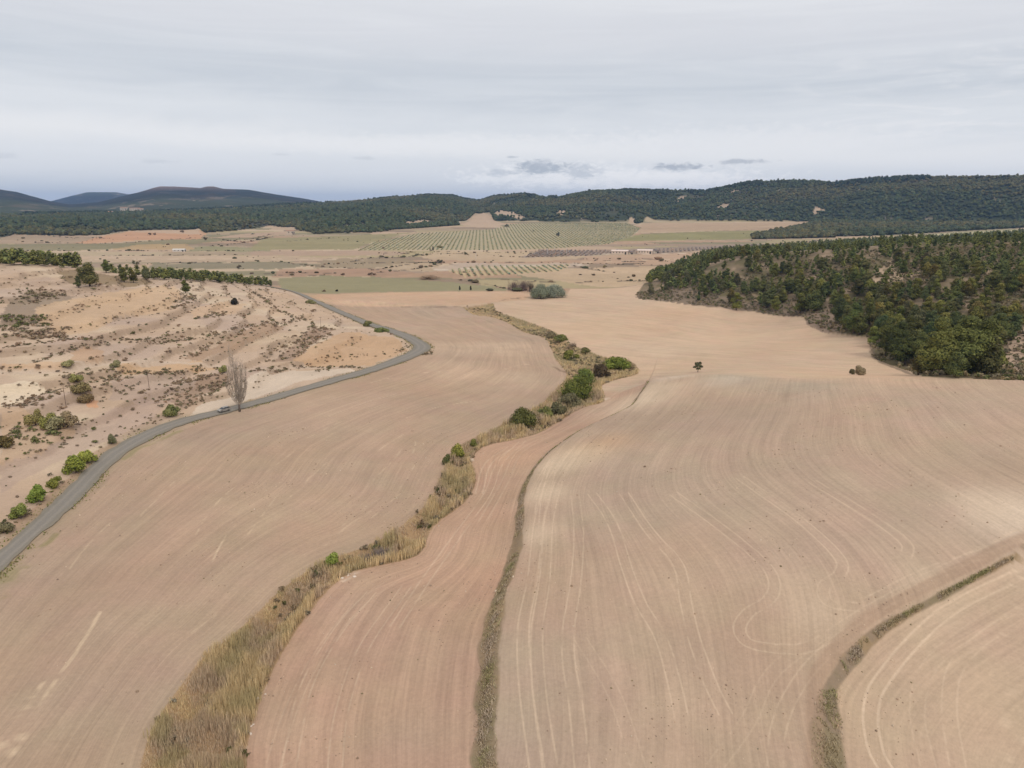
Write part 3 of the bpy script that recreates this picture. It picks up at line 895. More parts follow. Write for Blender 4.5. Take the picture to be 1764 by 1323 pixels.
# pine hill
ph = nn[inside(XF[nn], YF[nn], pine_zone)]
t = fbm(XF[ph], YF[ph], 16, 4, 291)
blend(ph, (134, 118, 94), 1.0)
blend(ph, (108, 100, 70), sstep(0.46, 0.58, t) * 0.8)
blend(ph, (182, 158, 134), sstep(0.62, 0.72, fbm(XF[ph], YF[ph], 9, 3, 293)) * 0.6)
CLS[ph] = 0; FURROW[ph] = 0.1; SPECK[ph] = 1.0
poly([(1095, 512), (1110, 498), (1160, 496), (1250, 512), (1380, 520), (1390, 545), (1300, 535), (1200, 526)], (140, 122, 104), .8)
poly([(1385, 545), (1400, 535), (1450, 540), (1450, 572), (1420, 574), (1392, 560)], (150, 130, 112), .8)
poly([(1725, 655), (1735, 600), (1764, 560), (1900, 560), (1900, 655)], (196, 170, 146), .9, amp=2)
poly([(1480, 500), (1495, 478), (1530, 455), (1560, 465), (1590, 470), (1540, 488)], (192, 168, 140), .9, amp=3)
line([(1100, 513), (1200, 526), (1300, 536), (1383, 545)], (110, 96, 80), 1.2, 0.8)
line([(1500, 604), (1515, 622), (1572, 645)], (120, 104, 86), 1.0, 0.7)

# far hills
fh = np.nonzero((RF > np.broadcast_to(R_TOE[None, :], GX.shape).ravel()) & visible)[0]
f1 = fbm(XF[fh], YF[fh], 130, 5, 701); f2 = fbm(XF[fh], YF[fh], 420, 4, 703)
hz = lin((66, 72, 50)); base_c = hz[None, :] * (0.75 + 0.5 * f1)[:, None]
PAINT[fh] = base_c
blend(fh, (110, 96, 78), sstep(0.55, 0.72, fbm(XF[fh], YF[fh], 220, 4, 705)) * 0.55)
blend(fh, (176, 156, 134), sstep(0.70, 0.76, fbm(XF[fh], YF[fh], 70, 4, 707)) * 0.6)
# bare tops of the far mountains
far2 = fh[(RF[fh] > 4200) & (RF[fh] < 6300)]
top = sstep(150, 215, ZF[far2] + 60 * (fbm(XF[far2], YF[far2], 300, 4, 709) - 0.5))
pxa = np.degrees(AF[far2])
okz = ((pxa > -28) & (pxa < -20.5)) | (pxa < -33)
blend(far2, (142, 116, 100), top * okz * 0.9)
top_all = sstep(160, 230, ZF[fh])
PAINT[fh] *= (1 - 0.62 * sstep(4000, 4600, RF[fh]) * (1 - top_all))[:, None]
CLS[fh] = 9; FURROW[fh] = 0; FLOW[fh] = 0
for pts in ([(795, 388), (815, 375), (832, 365), (845, 372), (852, 380), (870, 386), (850, 392)], [(846, 371), (860, 362), (888, 366), (905, 374), (896, 378)], [(958, 370), (965, 362), (975, 364), (968, 371)],
            [(578, 393), (600, 388), (632, 387), (630, 391)], [(465, 396), (470, 390), (507, 391), (510, 396)], [(690, 392), (700, 382), (730, 378), (755, 382), (740, 388)], [(225, 400), (240, 397), (340, 396), (350, 404)],
            [(1080, 384), (1086, 374), (1094, 378), (1098, 384)], [(1400, 367), (1404, 356), (1420, 361), (1424, 366)]):
    poly(pts, (200, 172, 144), 0.9, amp=1.5)
scar_polys = [Wp(p) for p in (
    [(795, 388), (815, 375), (832, 365), (845, 372), (852, 380), (870, 386), (850, 392)], [(846, 371), (860, 362), (888, 366), (905, 374), (896, 378)], [(958, 370), (965, 362), (975, 364), (968, 371)],
    [(578, 393), (600, 388), (632, 387), (630, 391)], [(465, 396), (470, 390), (507, 391), (510, 396)], [(690, 392), (700, 382), (730, 378), (755, 382), (740, 388)],
    [(1400, 367), (1404, 356), (1420, 361), (1424, 366)], [(1230, 360), (1245, 350), (1262, 352), (1250, 361)], [(1160, 346), (1175, 337), (1182, 338), (1170, 348)], [(1260, 334), (1264, 326), (1272, 330)])]
for P in scar_polys[7:]:
    idx = poly_idx(P, 1.5); blend(idx, (190, 164, 138), 0.8)
strip_f = Wp([(1296, 412), (1295, 406), (1350, 396), (1396, 386), (1430, 381), (1440, 409)])
sf = np.nonzero(inside(XF, YF, strip_f))[0]
blend(sf, (66, 72, 50), 1.0)
belt_f = [Wp([(535, 403), (600, 400), (690, 395), (790, 388), (788, 384), (740, 385), (690, 389), (560, 398)])]

# ------------------------------------------------------------------ materials
def nodes_of(name):
    m = bpy.data.materials.new(name); m.use_nodes = True
    nt = m.node_tree; nt.nodes.clear()
    out = nt.nodes.new('ShaderNodeOutputMaterial'); b = nt.nodes.new('ShaderNodeBsdfPrincipled')
    nt.links.new(b.outputs[0], out.inputs[0])
    b.inputs['Roughness'].default_value = 0.92
    b.inputs['Specular IOR Level'].default_value = 0.12
    return m, nt, b


def soil_material(name, grain=1.0, far=False):
    m, nt, b = nodes_of(name)
    N, L = nt.nodes.new, nt.links.new

    def attr(n, fac=True):
        a = N('ShaderNodeAttribute'); a.attribute_name = n
        return a.outputs['Fac'] if fac else a.outputs['Color']

    def mth(op, a, b_=None, c=None):
        n = N('ShaderNodeMath'); n.operation = op
        for k, v in enumerate((a, b_, c)):
            if v is None:
                continue
            if isinstance(v, (int, float)):
                n.inputs[k].default_value = v
            else:
                L(v, n.inputs[k])
        return n.outputs[0]

    geo = N('ShaderNodeNewGeometry')
    sp = N('ShaderNodeSeparateXYZ'); L(geo.outputs['Position'], sp.inputs[0])

    def noise(vec, scale, detail, rough=0.6):
        n = N('ShaderNodeTexNoise'); n.inputs['Scale'].default_value = scale; n.inputs['Detail'].default_value = detail
        n.inputs['Roughness'].default_value = rough
        L(vec, n.inputs['Vector'])
        return n.outputs[0]
    flow, fur, spk = attr('flow'), attr('furrow'), attr('speck')
    c = N('ShaderNodeCombineXYZ')
    L(mth('MULTIPLY', flow, 1.0), c.inputs[0]); L(mth('MULTIPLY', sp.outputs[0], 0.035), c.inputs[1]); L(mth('MULTIPLY', sp.outputs[1], 0.035), c.inputs[2])
    streak = noise(c.outputs[0], 0.75, 5, 0.7)
    c2 = N('ShaderNodeCombineXYZ')
    L(mth('MULTIPLY', flow, 0.22), c2.inputs[0]); L(mth('MULTIPLY', sp.outputs[0], 0.02), c2.inputs[1]); L(mth('MULTIPLY', sp.outputs[1], 0.02), c2.inputs[2])
    streak2 = noise(c2.outputs[0], 1.0, 3, 0.5)
    g1 = noise(geo.outputs['Position'], 1.5 if not far else 0.08, 8, 0.80)
    g2 = noise(geo.outputs['Position'], 0.12 if not far else 0.02, 6, 0.65)
    s = mth('MULTIPLY', mth('SUBTRACT', streak, 0.5), mth('MULTIPLY', fur, 0.55))
    s2 = mth('MULTIPLY', mth('SUBTRACT', streak2, 0.5), mth('MULTIPLY', fur, 0.26))
    c3 = N('ShaderNodeCombineXYZ')
    L(mth('MULTIPLY', flow, 2.6), c3.inputs[0]); L(mth('MULTIPLY', sp.outputs[0], 0.05), c3.inputs[1]); L(mth('MULTIPLY', sp.outputs[1], 0.05), c3.inputs[2])
    fine = noise(c3.outputs[0], 0.8, 3, 0.6)
    s2 = mth('ADD', s2, mth('MULTIPLY', mth('SUBTRACT', fine, 0.5), mth('MULTIPLY', fur, 0.42)))
    f = mth('ADD', mth('ADD', s, s2), mth('MULTIPLY_ADD', mth('SUBTRACT', g1, 0.5), 0.62 * grain, 1.0))
    f = mth('ADD', f, mth('MULTIPLY', mth('SUBTRACT', g2, 0.5), 0.24))
    # scattered stones and dry clods
    v = noise(geo.outputs['Position'], 2.3, 3, 0.6)
    big = noise(geo.outputs['Position'], 0.09, 3, 0.5)
    mr = N('ShaderNodeMapRange'); L(mth('ADD', v, mth('MULTIPLY', mth('SUBTRACT', big, 0.5), 0.35)), mr.inputs[0])
    mr.inputs[1].default_value = 0.69; mr.inputs[2].default_value = 0.76
    f = mth('SUBTRACT', f, mth('MULTIPLY', mth('MULTIPLY', mr.outputs[0], spk), 0.55))
    vm = N('ShaderNodeVectorMath'); vm.operation = 'SCALE'
    L(attr('paint', False), vm.inputs[0]); L(f, vm.inputs[3])
    L(vm.outputs[0], b.inputs['Base Color'])
    bp = N('ShaderNodeBump'); bp.inputs['Strength'].default_value = 0.5; bp.inputs['Distance'].default_value = 0.10 if not far else 3.0
    L(mth('ADD', g1, mth('MULTIPLY', mth('MULTIPLY', streak, fur), 1.5)), bp.inputs['Height'])
    L(bp.outputs[0], b.inputs['Normal'])
    return m


MAT_SOIL = soil_material("soil")
MAT_FAR = soil_material("wooded_hillside", 1.6, True)


def plain_mat(name, rgb, rough=0.8, metallic=0.0, noise_amt=0.15, noise_scale=4.0, spec=0.2):
    m, nt, b = nodes_of(name)
    N, L = nt.nodes.new, nt.links.new
    n = N('ShaderNodeTexNoise'); n.inputs['Scale'].default_value = noise_scale; n.inputs['Detail'].default_value = 5
    tc = N('ShaderNodeTexCoord'); L(tc.outputs['Object'], n.inputs['Vector'])
    mr = N('ShaderNodeMapRange'); L(n.outputs[0], mr.inputs[0]); mr.inputs[1].default_value = 0.25; mr.inputs[2].default_value = 0.75
    mr.inputs[3].default_value = 1 - noise_amt; mr.inputs[4].default_value = 1 + noise_amt
    vm = N('ShaderNodeVectorMath'); vm.operation = 'SCALE'; vm.inputs[0].default_value = rgb; L(mr.outputs[0], vm.inputs[3])
    L(vm.outputs[0], b.inputs['Base Color'])
    b.inputs['Roughness'].default_value = rough; b.inputs['Metallic'].default_value = metallic; b.inputs['Specular IOR Level'].default_value = spec
    return m


def leaf_material(name, vary=0.3):
    """colour from the 'paint' attribute, varied a little from plant to plant"""
    m, nt, b = nodes_of(name)
    N, L = nt.nodes.new, nt.links.new
    a = N('ShaderNodeAttribute'); a.attribute_name = 'paint'
    oi = N('ShaderNodeObjectInfo')
    mr = N('ShaderNodeMapRange'); L(oi.outputs['Random'], mr.inputs[0]); mr.inputs[3].default_value = 1 - vary; mr.inputs[4].default_value = 1 + vary
    hs = N('ShaderNodeHueSaturation'); L(a.outputs['Color'], hs.inputs['Color']); L(mr.outputs[0], hs.inputs['Value'])
    mh = N('ShaderNodeMapRange'); ml = N('ShaderNodeMath'); ml.operation = 'FRACT'; m2 = N('ShaderNodeMath'); m2.operation = 'MULTIPLY'
    L(oi.outputs['Random'], m2.inputs[0]); m2.inputs[1].default_value = 7.31; L(m2.outputs[0], ml.inputs[0]); L(ml.outputs[0], mh.inputs[0])
    mh.inputs[3].default_value = 0.5 - 0.03 * vary / 0.3; mh.inputs[4].default_value = 0.5 + 0.02
    L(mh.outputs[0], hs.inputs['Hue'])
    L(hs.outputs[0], b.inputs['Base Color'])
    b.inputs['Roughness'].default_value = 0.8; b.inputs['Specular IOR Level'].default_value = 0.15
    return m


MAT_LEAF = leaf_material("foliage")
MAT_DRY = leaf_material("dry_plants", 0.0)
MAT_BARK = plain_mat("bark", (0.13, 0.10, 0.08), 0.9, noise_amt=0.3)

# ------------------------------------------------------------------ mesh makers


def make_mesh(name, V, F, mat, attrs=None, smooth=False):
    """V (n,3), F (m,k) of one face size, attrs {name: (domain, array)}"""
    me = bpy.data.meshes.new(name)
    V = np.ascontiguousarray(V, np.float32); F = np.ascontiguousarray(F, np.int32)
    me.vertices.add(len(V)); me.vertices.foreach_set('co', V.ravel())
    k = F.shape[1]
    me.loops.add(F.size); me.loops.foreach_set('vertex_index', F.ravel())
    me.polygons.add(len(F))
    me.polygons.foreach_set('loop_start', np.arange(0, F.size, k, dtype=np.int32))
    me.polygons.foreach_set('use_smooth', np.full(len(F), smooth))
    me.update(calc_edges=True)
    me.materials.append(mat)
    for an, (dom, arr) in (attrs or {}).items():
        arr = np.asarray(arr)
        if arr.ndim == 2:
            a = me.attributes.new(an, 'FLOAT_COLOR', dom)
            a.data.foreach_set('color', np.concatenate([arr, np.ones((len(arr), 1))], 1).astype(np.float32).ravel())
        else:
            a = me.attributes.new(an, 'FLOAT', dom)
            a.data.foreach_set('value', arr.astype(np.float32))
    return me


def link(name, me, parent=None, loc=None, **props):
    o = bpy.data.objects.new(name, me); COL.objects.link(o)
    if parent is not None:
        o.parent = parent
    if loc is not None:
        o.location = loc
    for k, v in props.items():
        if v is not None:
            o[k] = v
    return o


def thing(name, label, cat, loc, group=None, rz=0.0, scale=None):
    o = link(name, None, None, loc, label=label, category=cat, group=group)
    o.empty_display_size = 0.5
    o.rotation_euler = (0, 0, rz)
    if scale is not None:
        o.scale = scale
    return o


class Geo:
    """collects quads and triangles (as quads with a doubled corner kept apart)"""
    def __init__(s):
        s.v = []; s.f = []; s.n = 0

    def add(s, V, F):
        s.v += [tuple(p) for p in V]; s.f += [tuple(i + s.n for i in f) for f in F]; s.n += len(V)

    def box(s, x0, x1, y0, y1, z0, z1):
        V = [(x, y, z) for z in (z0, z1) for x, y in ((x0, y0), (x1, y0), (x1, y1), (x0, y1))]
        s.add(V, [(3, 2, 1, 0), (4, 5, 6, 7), (0, 1, 5, 4), (1, 2, 6, 5), (2, 3, 7, 6), (3, 0, 4, 7)])

    def tube(s, P, Rr, k=6, cap=True):
        P = [np.array(p, float) for p in P]; n = len(P); base = len(s.v)
        V = []
        for i in range(n):
            d = P[min(i + 1, n - 1)] - P[max(i - 1, 0)]
            d /= np.linalg.norm(d) + 1e-9
            a = np.cross(d, (0.31, 0.95, 0.05)); a /= np.linalg.norm(a) + 1e-9
            b = np.cross(d, a)
            for q in range(k):
                t = 2 * pi * q / k
                V.append(P[i] + Rr[i] * (cos(t) * a + sin(t) * b))
        F = [(i * k + q, i * k + (q + 1) % k, (i + 1) * k + (q + 1) % k, (i + 1) * k + q) for i in range(n - 1) for q in range(k)]
        if cap:
            F += [tuple(range(k - 1, -1, -1)), tuple((n - 1) * k + q for q in range(k))]
        s.add(V, F)

    def cyl(s, c, r, h, axis='z', k=16):
        P = {'z': [(c[0], c[1], c[2] - h / 2), (c[0], c[1], c[2] + h / 2)], 'y': [(c[0], c[1] - h / 2, c[2]), (c[0], c[1] + h / 2, c[2])],
             'x': [(c[0] - h / 2, c[1], c[2]), (c[0] + h / 2, c[1], c[2])]}[axis]
        s.tube(P, [r, r], k)

    def mesh(s, name, mat, bevel=0.0, smooth=False):
        me = bpy.data.meshes.new(name)
        me.from_pydata([tuple(map(float, p)) for p in s.v], [], s.f)
        me.materials.append(mat)
        if bevel:
            import bmesh
            bm = bmesh.new(); bm.from_mesh(me)
            bmesh.ops.bevel(bm, geom=bm.edges[:], offset=bevel, segments=2, affect='EDGES')
            bm.to_mesh(me); bm.free()
        if smooth:
            me.polygons.foreach_set('use_smooth', np.ones(len(me.polygons), bool))
        me.update()
        return me


ICO_V = []
_p = (1 + 5 ** .5) / 2
for a, b in ((1, _p), (-1, _p), (1, -_p), (-1, -_p)):
    ICO_V += [(0, a, b), (a, b, 0), (b, 0, a)]
ICO_V = np.array(ICO_V, float); ICO_V /= np.linalg.norm(ICO_V[0])
_D = np.linalg.norm(ICO_V[:, None] - ICO_V[None], axis=2)
ICO_F = []
for i in range(12):
    for j in range(i + 1, 12):
        for k in range(j + 1, 12):
            if _D[i, j] < 1.1 and _D[j, k] < 1.1 and _D[i, k] < 1.1:
                n = np.cross(ICO_V[j] - ICO_V[i], ICO_V[k] - ICO_V[i])
                ICO_F.append((i, j, k) if n @ ICO_V[i] > 0 else (i, k, j))
ICO_F = np.array(ICO_F)


def crown(rng, lobes, n_tuft, size, dark, light, core=0.72):
    """lobes: (x,y,z,rx,rz). Leaf tufts as small quads over and through each lobe, round a solid core coloured as dark inner shade.
    returns quads: verts, faces, face colours"""
    lobes = np.array(lobes, float)
    area = lobes[:, 3] * lobes[:, 4]
    cnt = np.maximum(4, (n_tuft * area / area.sum()).astype(int))
    Vs, Cs = [], []
    dark, light = lin(dark), lin(light)
    for (x, y, z, rx, rz), c in zip(lobes, cnt):
        d = rng.normal(size=(c, 3)); d /= np.linalg.norm(d, axis=1)[:, None]
        d[:, 2] = np.where(d[:, 2] < -0.55, -d[:, 2], d[:, 2])
        rad = rng.uniform(core, 1.08, c)[:, None]
        p = np.array([x, y, z]) + d * rad * np.array([rx, rx, rz])
        nrm = d + rng.normal(scale=0.34, size=(c, 3)); nrm /= np.linalg.norm(nrm, axis=1)[:, None]
        t1 = np.cross(nrm, rng.normal(size=(c, 3))); t1 /= np.linalg.norm(t1, axis=1)[:, None]
        t2 = np.cross(nrm, t1)
        s = (size * rng.uniform(0.6, 1.35, c))[:, None]
        asp = rng.uniform(0.45, 0.9, c)[:, None]
        q = np.stack([p - t1 * s, p - t2 * s * asp, p + t1 * s, p + t2 * s * asp * 1.2], 1)
        Vs.append(q.reshape(-1, 3))
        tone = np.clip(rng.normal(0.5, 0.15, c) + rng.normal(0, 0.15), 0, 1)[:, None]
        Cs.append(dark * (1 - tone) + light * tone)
        # core: small blob blocking light, inner shade put into its dark colour, degenerate-free quads
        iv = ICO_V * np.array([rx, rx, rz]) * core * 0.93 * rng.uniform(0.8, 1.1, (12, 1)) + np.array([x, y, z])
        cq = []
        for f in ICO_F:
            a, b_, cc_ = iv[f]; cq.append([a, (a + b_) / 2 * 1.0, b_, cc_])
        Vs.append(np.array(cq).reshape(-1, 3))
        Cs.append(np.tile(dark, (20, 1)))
    V = np.vstack(Vs); C = np.vstack(Cs)
    F = np.arange(len(V)).reshape(-1, 4)
    return V, F, C


def pine_lobes(rng, hgt, rad, n):
    L = []
    for i in range(n):
        t = (i + 0.5) / n
        z = hgt * (0.15 + 0.77 * t)
        prof = min(1.0, 0.65 + 1.6 * t) * (1 - max(0.0, (t - 0.28) / 0.78) ** 1.6)
        a = rng.uniform(0, 2 * pi); rr_ = rad * max(prof, 0.15) * rng.uniform(0.15, 0.72)
        s = rad * (0.33 + 0.24 * max(prof, 0.2)) * rng.uniform(0.8, 1.2)
        L.append((rr_ * cos(a), rr_ * sin(a), z, s * 0.92, s * rng.uniform(0.6, 0.8)))
    return L


def trunk_mesh(rng, hgt, r0, mat=MAT_BARK, limbs=5, spread=1.0):
    g = Geo()
    lean = rng.uniform(-0.04, 0.04, 2) * hgt
    P = [(lean[0] * t * t, lean[1] * t * t, hgt * t) for t in (-0.03, 0.25, 0.5, 0.85)]
    g.tube(P, [r0 * 1.25, r0 * 0.9, r0 * 0.65, r0 * 0.2], 7)
    for i in range(limbs):
        t = rng.uniform(0.28, 0.75); a = rng.uniform(0, 2 * pi); l = spread * rng.uniform(0.5, 1.0)
        b = np.array([lean[0] * t * t, lean[1] * t * t, hgt * t])
        g.tube([b, b + (cos(a) * l * 0.5, sin(a) * l * 0.5, l * 0.35), b + (cos(a) * l, sin(a) * l, l * 0.6)], [r0 * 0.4, r0 * 0.28, r0 * 0.1], 5)
    return g.mesh("trunk", mat, smooth=True)


# ------------------------------------------------------------------ the ground meshes
print("ground")
vid = np.arange(NR * NA).reshape(NR, NA)
Q = np.stack([vid[:-1, :-1], vid[:-1, 1:], vid[1:, 1:], vid[1:, :-1]], -1).reshape(-1, 4)[:, ::-1]
# faces in the outer rim that close the circle
seam = np.stack([vid[:-1, -1], vid[:-1, 0], vid[1:, 0], vid[1:, -1]], -1)[:, ::-1]
Q = np.vstack([Q, seam])
qc = CLS[Q[:, 0]]
ALLV = np.stack([XF, YF, Z.ravel()], 1)
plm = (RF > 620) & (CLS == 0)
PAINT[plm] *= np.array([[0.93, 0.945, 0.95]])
PAINT = np.clip(PAINT * np.where(CLS[:, None] == 9, 1.0, np.array([[1.01, 0.975, 0.945]])), 0.005, 0.9)
names = {0: "ground", 1: "field", 2: "field", 3: "field", 4: "field", 5: "field", 6: "field", 9: "hills"}
for c in (0, 1, 2, 3, 4, 5, 6, 9):
    f = Q[qc == c]
    if not len(f):
        continue
    u, invf = np.unique(f, return_inverse=True)
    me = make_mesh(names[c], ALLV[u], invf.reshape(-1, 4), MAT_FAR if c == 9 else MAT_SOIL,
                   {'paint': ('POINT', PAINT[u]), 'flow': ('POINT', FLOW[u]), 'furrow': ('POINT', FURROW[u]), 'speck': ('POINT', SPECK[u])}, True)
    link(names[c], me, kind='structure')


def ribbon(P, hw, lift, mat, name, jitter=0.15, sub=1.5, cross=5, color=None):
    P = np.asarray(P); s = np.r_[0, np.cumsum(np.linalg.norm(np.diff(P, axis=0), axis=1))]
    n = max(8, int(s[-1] / sub)); t = np.linspace(0, s[-1], n)
    Px = np.interp(t, s, P[:, 0]); Py = np.interp(t, s, P[:, 1])
    ker = np.ones(7) / 7
    pad = lambda a: np.convolve(np.pad(a, 3, mode='edge'), ker, 'valid')
    Px, Py = pad(Px), pad(Py)
    dx, dy = np.gradient(Px), np.gradient(Py); l = np.hypot(dx, dy) + 1e-9
    nx, ny = dy / l, -dx / l
    r = np.hypot(Px, Py); w = np.interp(r, hw[0], hw[1])
    V, U = [], []
    for k in range(cross):
        e = -1 + 2 * k / (cross - 1)
        j = (vnoise(t / 3.0, np.zeros(n) + k, 800 + k) - 0.5) * 2 * jitter * (abs(e) > 0.9) + (vnoise(t / 14.0, np.zeros(n) + k, 820 + k) - 0.5) * 2 * jitter * (abs(e) > 0.9)
        x = Px + nx * (w * e + j); y = Py + ny * (w * e + j)
        z = ground(x, y) + lift + r * 0.0004 + 0.03 * (1 - e * e)
        V.append(np.stack([x, y, z], 1)); U.append(np.full(n, e))
    V = np.stack(V, 1).reshape(-1, 3); U = np.stack(U, 1).ravel()
    idx = np.arange(n * cross).reshape(n, cross)
    F = np.stack([idx[:-1, :-1], idx[:-1, 1:], idx[1:, 1:], idx[1:, :-1]], -1).reshape(-1, 4)[:, ::-1]
    me = make_mesh(name, V, F, mat, {'across': ('POINT', U)}, True)
    link(name, me, kind='structure')
    return np.stack([Px, Py], 1)


def road_material():
    m, nt, b = nodes_of("old_asphalt")
    N, L = nt.nodes.new, nt.links.new
    a = N('ShaderNodeAttribute'); a.attribute_name = 'across'
    ab = N('ShaderNodeMath'); ab.operation = 'ABSOLUTE'; L(a.outputs['Fac'], ab.inputs[0])
    geo = N('ShaderNodeNewGeometry')
    n = N('ShaderNodeTexNoise'); n.inputs['Scale'].default_value = 0.5; n.inputs['Detail'].default_value = 8; n.inputs['Roughness'].default_value = 0.7
    L(geo.outputs['Position'], n.inputs['Vector'])
    ad = N('ShaderNodeMath'); ad.operation = 'MULTIPLY_ADD'; L(n.outputs[0], ad.inputs[0]); ad.inputs[1].default_value = 0.5; L(ab.outputs[0], ad.inputs[2])
    cr = N('ShaderNodeValToRGB'); L(ad.outputs[0], cr.inputs[0])
    st = [(0.15, (0.250, 0.215, 0.172)), (0.35, (0.215, 0.19, 0.158)), (0.62, (0.26, 0.225, 0.182)), (0.9, (0.21, 0.185, 0.148)), (1.12, (0.225, 0.19, 0.142))]
    while len(cr.color_ramp.elements) < len(st):
        cr.color_ramp.elements.new(0.5)
    for e, (p, c) in zip(cr.color_ramp.elements, st):
        e.position = min(p / 1.25, 1); e.color = (*c, 1)
    dv = N('ShaderNodeMath'); dv.operation = 'DIVIDE'; L(ad.outputs[0], dv.inputs[0]); dv.inputs[1].default_value = 1.25; L(dv.outputs[0], cr.inputs[0])
    n2 = N('ShaderNodeTexNoise'); n2.inputs['Scale'].default_value = 3.0; n2.inputs['Detail'].default_value = 6; L(geo.outputs['Position'], n2.inputs['Vector'])
    mr = N('ShaderNodeMapRange'); L(n2.outputs[0], mr.inputs[0]); mr.inputs[3].default_value = 0.82; mr.inputs[4].default_value = 1.18
    vm = N('ShaderNodeVectorMath'); vm.operation = 'SCALE'; L(cr.outputs[0], vm.inputs[0]); L(mr.outputs[0], vm.inputs[3])
    L(vm.outputs[0], b.inputs['Base Color'])
    return m


ROAD_HW = ([0, 180, 260, 360, 500, 620], [2.5, 2.5, 3.0, 4.2, 3.6, 2.6])
ribbon(road_w, ROAD_HW, 0.10, road_material(), "road", 0.35)

# ------------------------------------------------------------------ pines
print("plants")
rg = np.random.default_rng(5)
PINE_DARK, PINE_LIGHT = (78, 82, 46), (150, 148, 82)


def place_z(x, y):
    return float(ground(np.array([x]), np.array([y]))[0])


def pine_kind(seed, hgt, rad, n_l, n_t, size, dark=PINE_DARK, light=PINE_LIGHT):
    r = np.random.default_rng(seed)
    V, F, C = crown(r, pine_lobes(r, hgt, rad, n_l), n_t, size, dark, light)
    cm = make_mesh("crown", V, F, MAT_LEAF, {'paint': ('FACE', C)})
    return cm, trunk_mesh(r, hgt * 0.9, 0.028 * hgt * 0.9, limbs=6, spread=rad * 0.8)


PINES = [pine_kind(100 + i, 10.0, rd, nl, 3200, 0.21, dk, lt) for i, (rd, nl, dk, lt) in enumerate((
    (3.4, 17, (64, 72, 40), (136, 140, 74)), (3.0, 15, (72, 78, 40), (150, 148, 72)), (3.8, 19, (66, 72, 42), (138, 136, 76)),
    (2.9, 14, (62, 70, 46), (126, 130, 78)), (3.5, 18, (78, 78, 42), (156, 146, 76)), (3.2, 16, (72, 74, 52), (140, 134, 90))))]
PINES_BIG = [pine_kind(160 + i, 10.0, (3.0, 2.8, 3.3)[i], 24, 9000, 0.125, dk, lt) for i, (dk, lt) in enumerate((((58, 68, 38), (126, 132, 70)), ((66, 74, 40), (140, 140, 72)), ((56, 66, 42), (116, 124, 72))))]
pine_first = {}


def put_pine(x, y, hgt, label, group, kind=None, wide=1.0):
    """one pine: its base, crown and trunk"""
    k = int(rg.integers(len(PINES))) if kind is None else kind
    s = hgt / 10.0
    t = thing("pine_tree", label, "tree", (x, y, place_z(x, y) - 0.1), group, rg.uniform(0, 2 * pi), (s * wide, s * wide, s))
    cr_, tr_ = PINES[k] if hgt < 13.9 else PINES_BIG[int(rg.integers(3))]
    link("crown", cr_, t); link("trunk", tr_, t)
    return t


def scatter(P, spacing, rng, jitter=0.45):
    x0, y0 = P.min(0); x1, y1 = P.max(0)
    xs = np.arange(x0, x1, spacing); ys = np.arange(y0, y1, spacing * 0.87)
    X, Y = np.meshgrid(xs, ys); X = X + (np.arange(len(ys)) % 2)[:, None] * spacing / 2
    X = X + rng.uniform(-jitter, jitter, X.shape) * spacing; Y = Y + rng.uniform(-jitter, jitter, Y.shape) * spacing
    X, Y = X.ravel(), Y.ravel()
    k = inside(X, Y, P)
    return X[k], Y[k]


def px_of(x, y, z):
    """photo column and row of a place, only to name things by where they stand"""
    d = y * cos(PITCH) + (CAM_H - z) * sin(PITCH)
    u = -y * sin(PITCH) * -1
    up = (z - CAM_H) * cos(PITCH) + y * sin(PITCH)
    return 882 + FPX * x / d, 661.5 - FPX * up / d


# the wood on the right-hand hill
hx, hy = scatter(pine_zone, 6.6, rg, 0.5)
hz_ = ground(hx, hy)
d_edge, _, _ = seg_dist(hx, hy, np.vstack([pine_zone, pine_zone[:1]]))
# leave the bare slopes free
clear = np.zeros(hx.shape, bool)
for pts, amt in (([(1095, 515), (1096, 506), (1125, 492), (1180, 500), (1250, 514), (1375, 526), (1392, 545), (1300, 537), (1200, 528)], 0.93), ([(1383, 548), (1398, 530), (1440, 545), (1445, 575), (1420, 576), (1392, 562)], 1.0),
                 ([(1723, 658), (1733, 600), (1764, 560), (2050, 540), (2050, 660)], 0.96), ([(1480, 503), (1495, 478), (1530, 455), (1562, 463), (1592, 472), (1540, 490)], 0.85),
                 ([(1505, 604), (1530, 618), (1580, 640), (1572, 646), (1515, 622)], 0.9)):
    k = inside(hx, hy, Wp(pts)); clear |= k & (rg.uniform(size=hx.shape) < amt)
gap_n = fbm(hx, hy, 26, 3, 901)
clear |= (gap_n > 0.58) & (rg.uniform(size=hx.shape) < 0.8)
clear |= (hz_ > 16) & (rg.uniform(size=hx.shape) < 0.28)
keep = ~clear
hx, hy, hz_ = hx[keep], hy[keep], hz_[keep]
hpx, hpy = px_of(hx, hy, hz_)
dist = np.hypot(hx, hy)
hh_ = rg.uniform(6.5, 12.0, hx.shape) * np.where(hpy > 560, 1.15, np.where(hz_ > 33, 0.72, 0.9))
size_px = hh_ / dist
size_px[(hpx < 1080) | (hpx > 1800)] *= 0.2
order = np.argsort(-size_px)
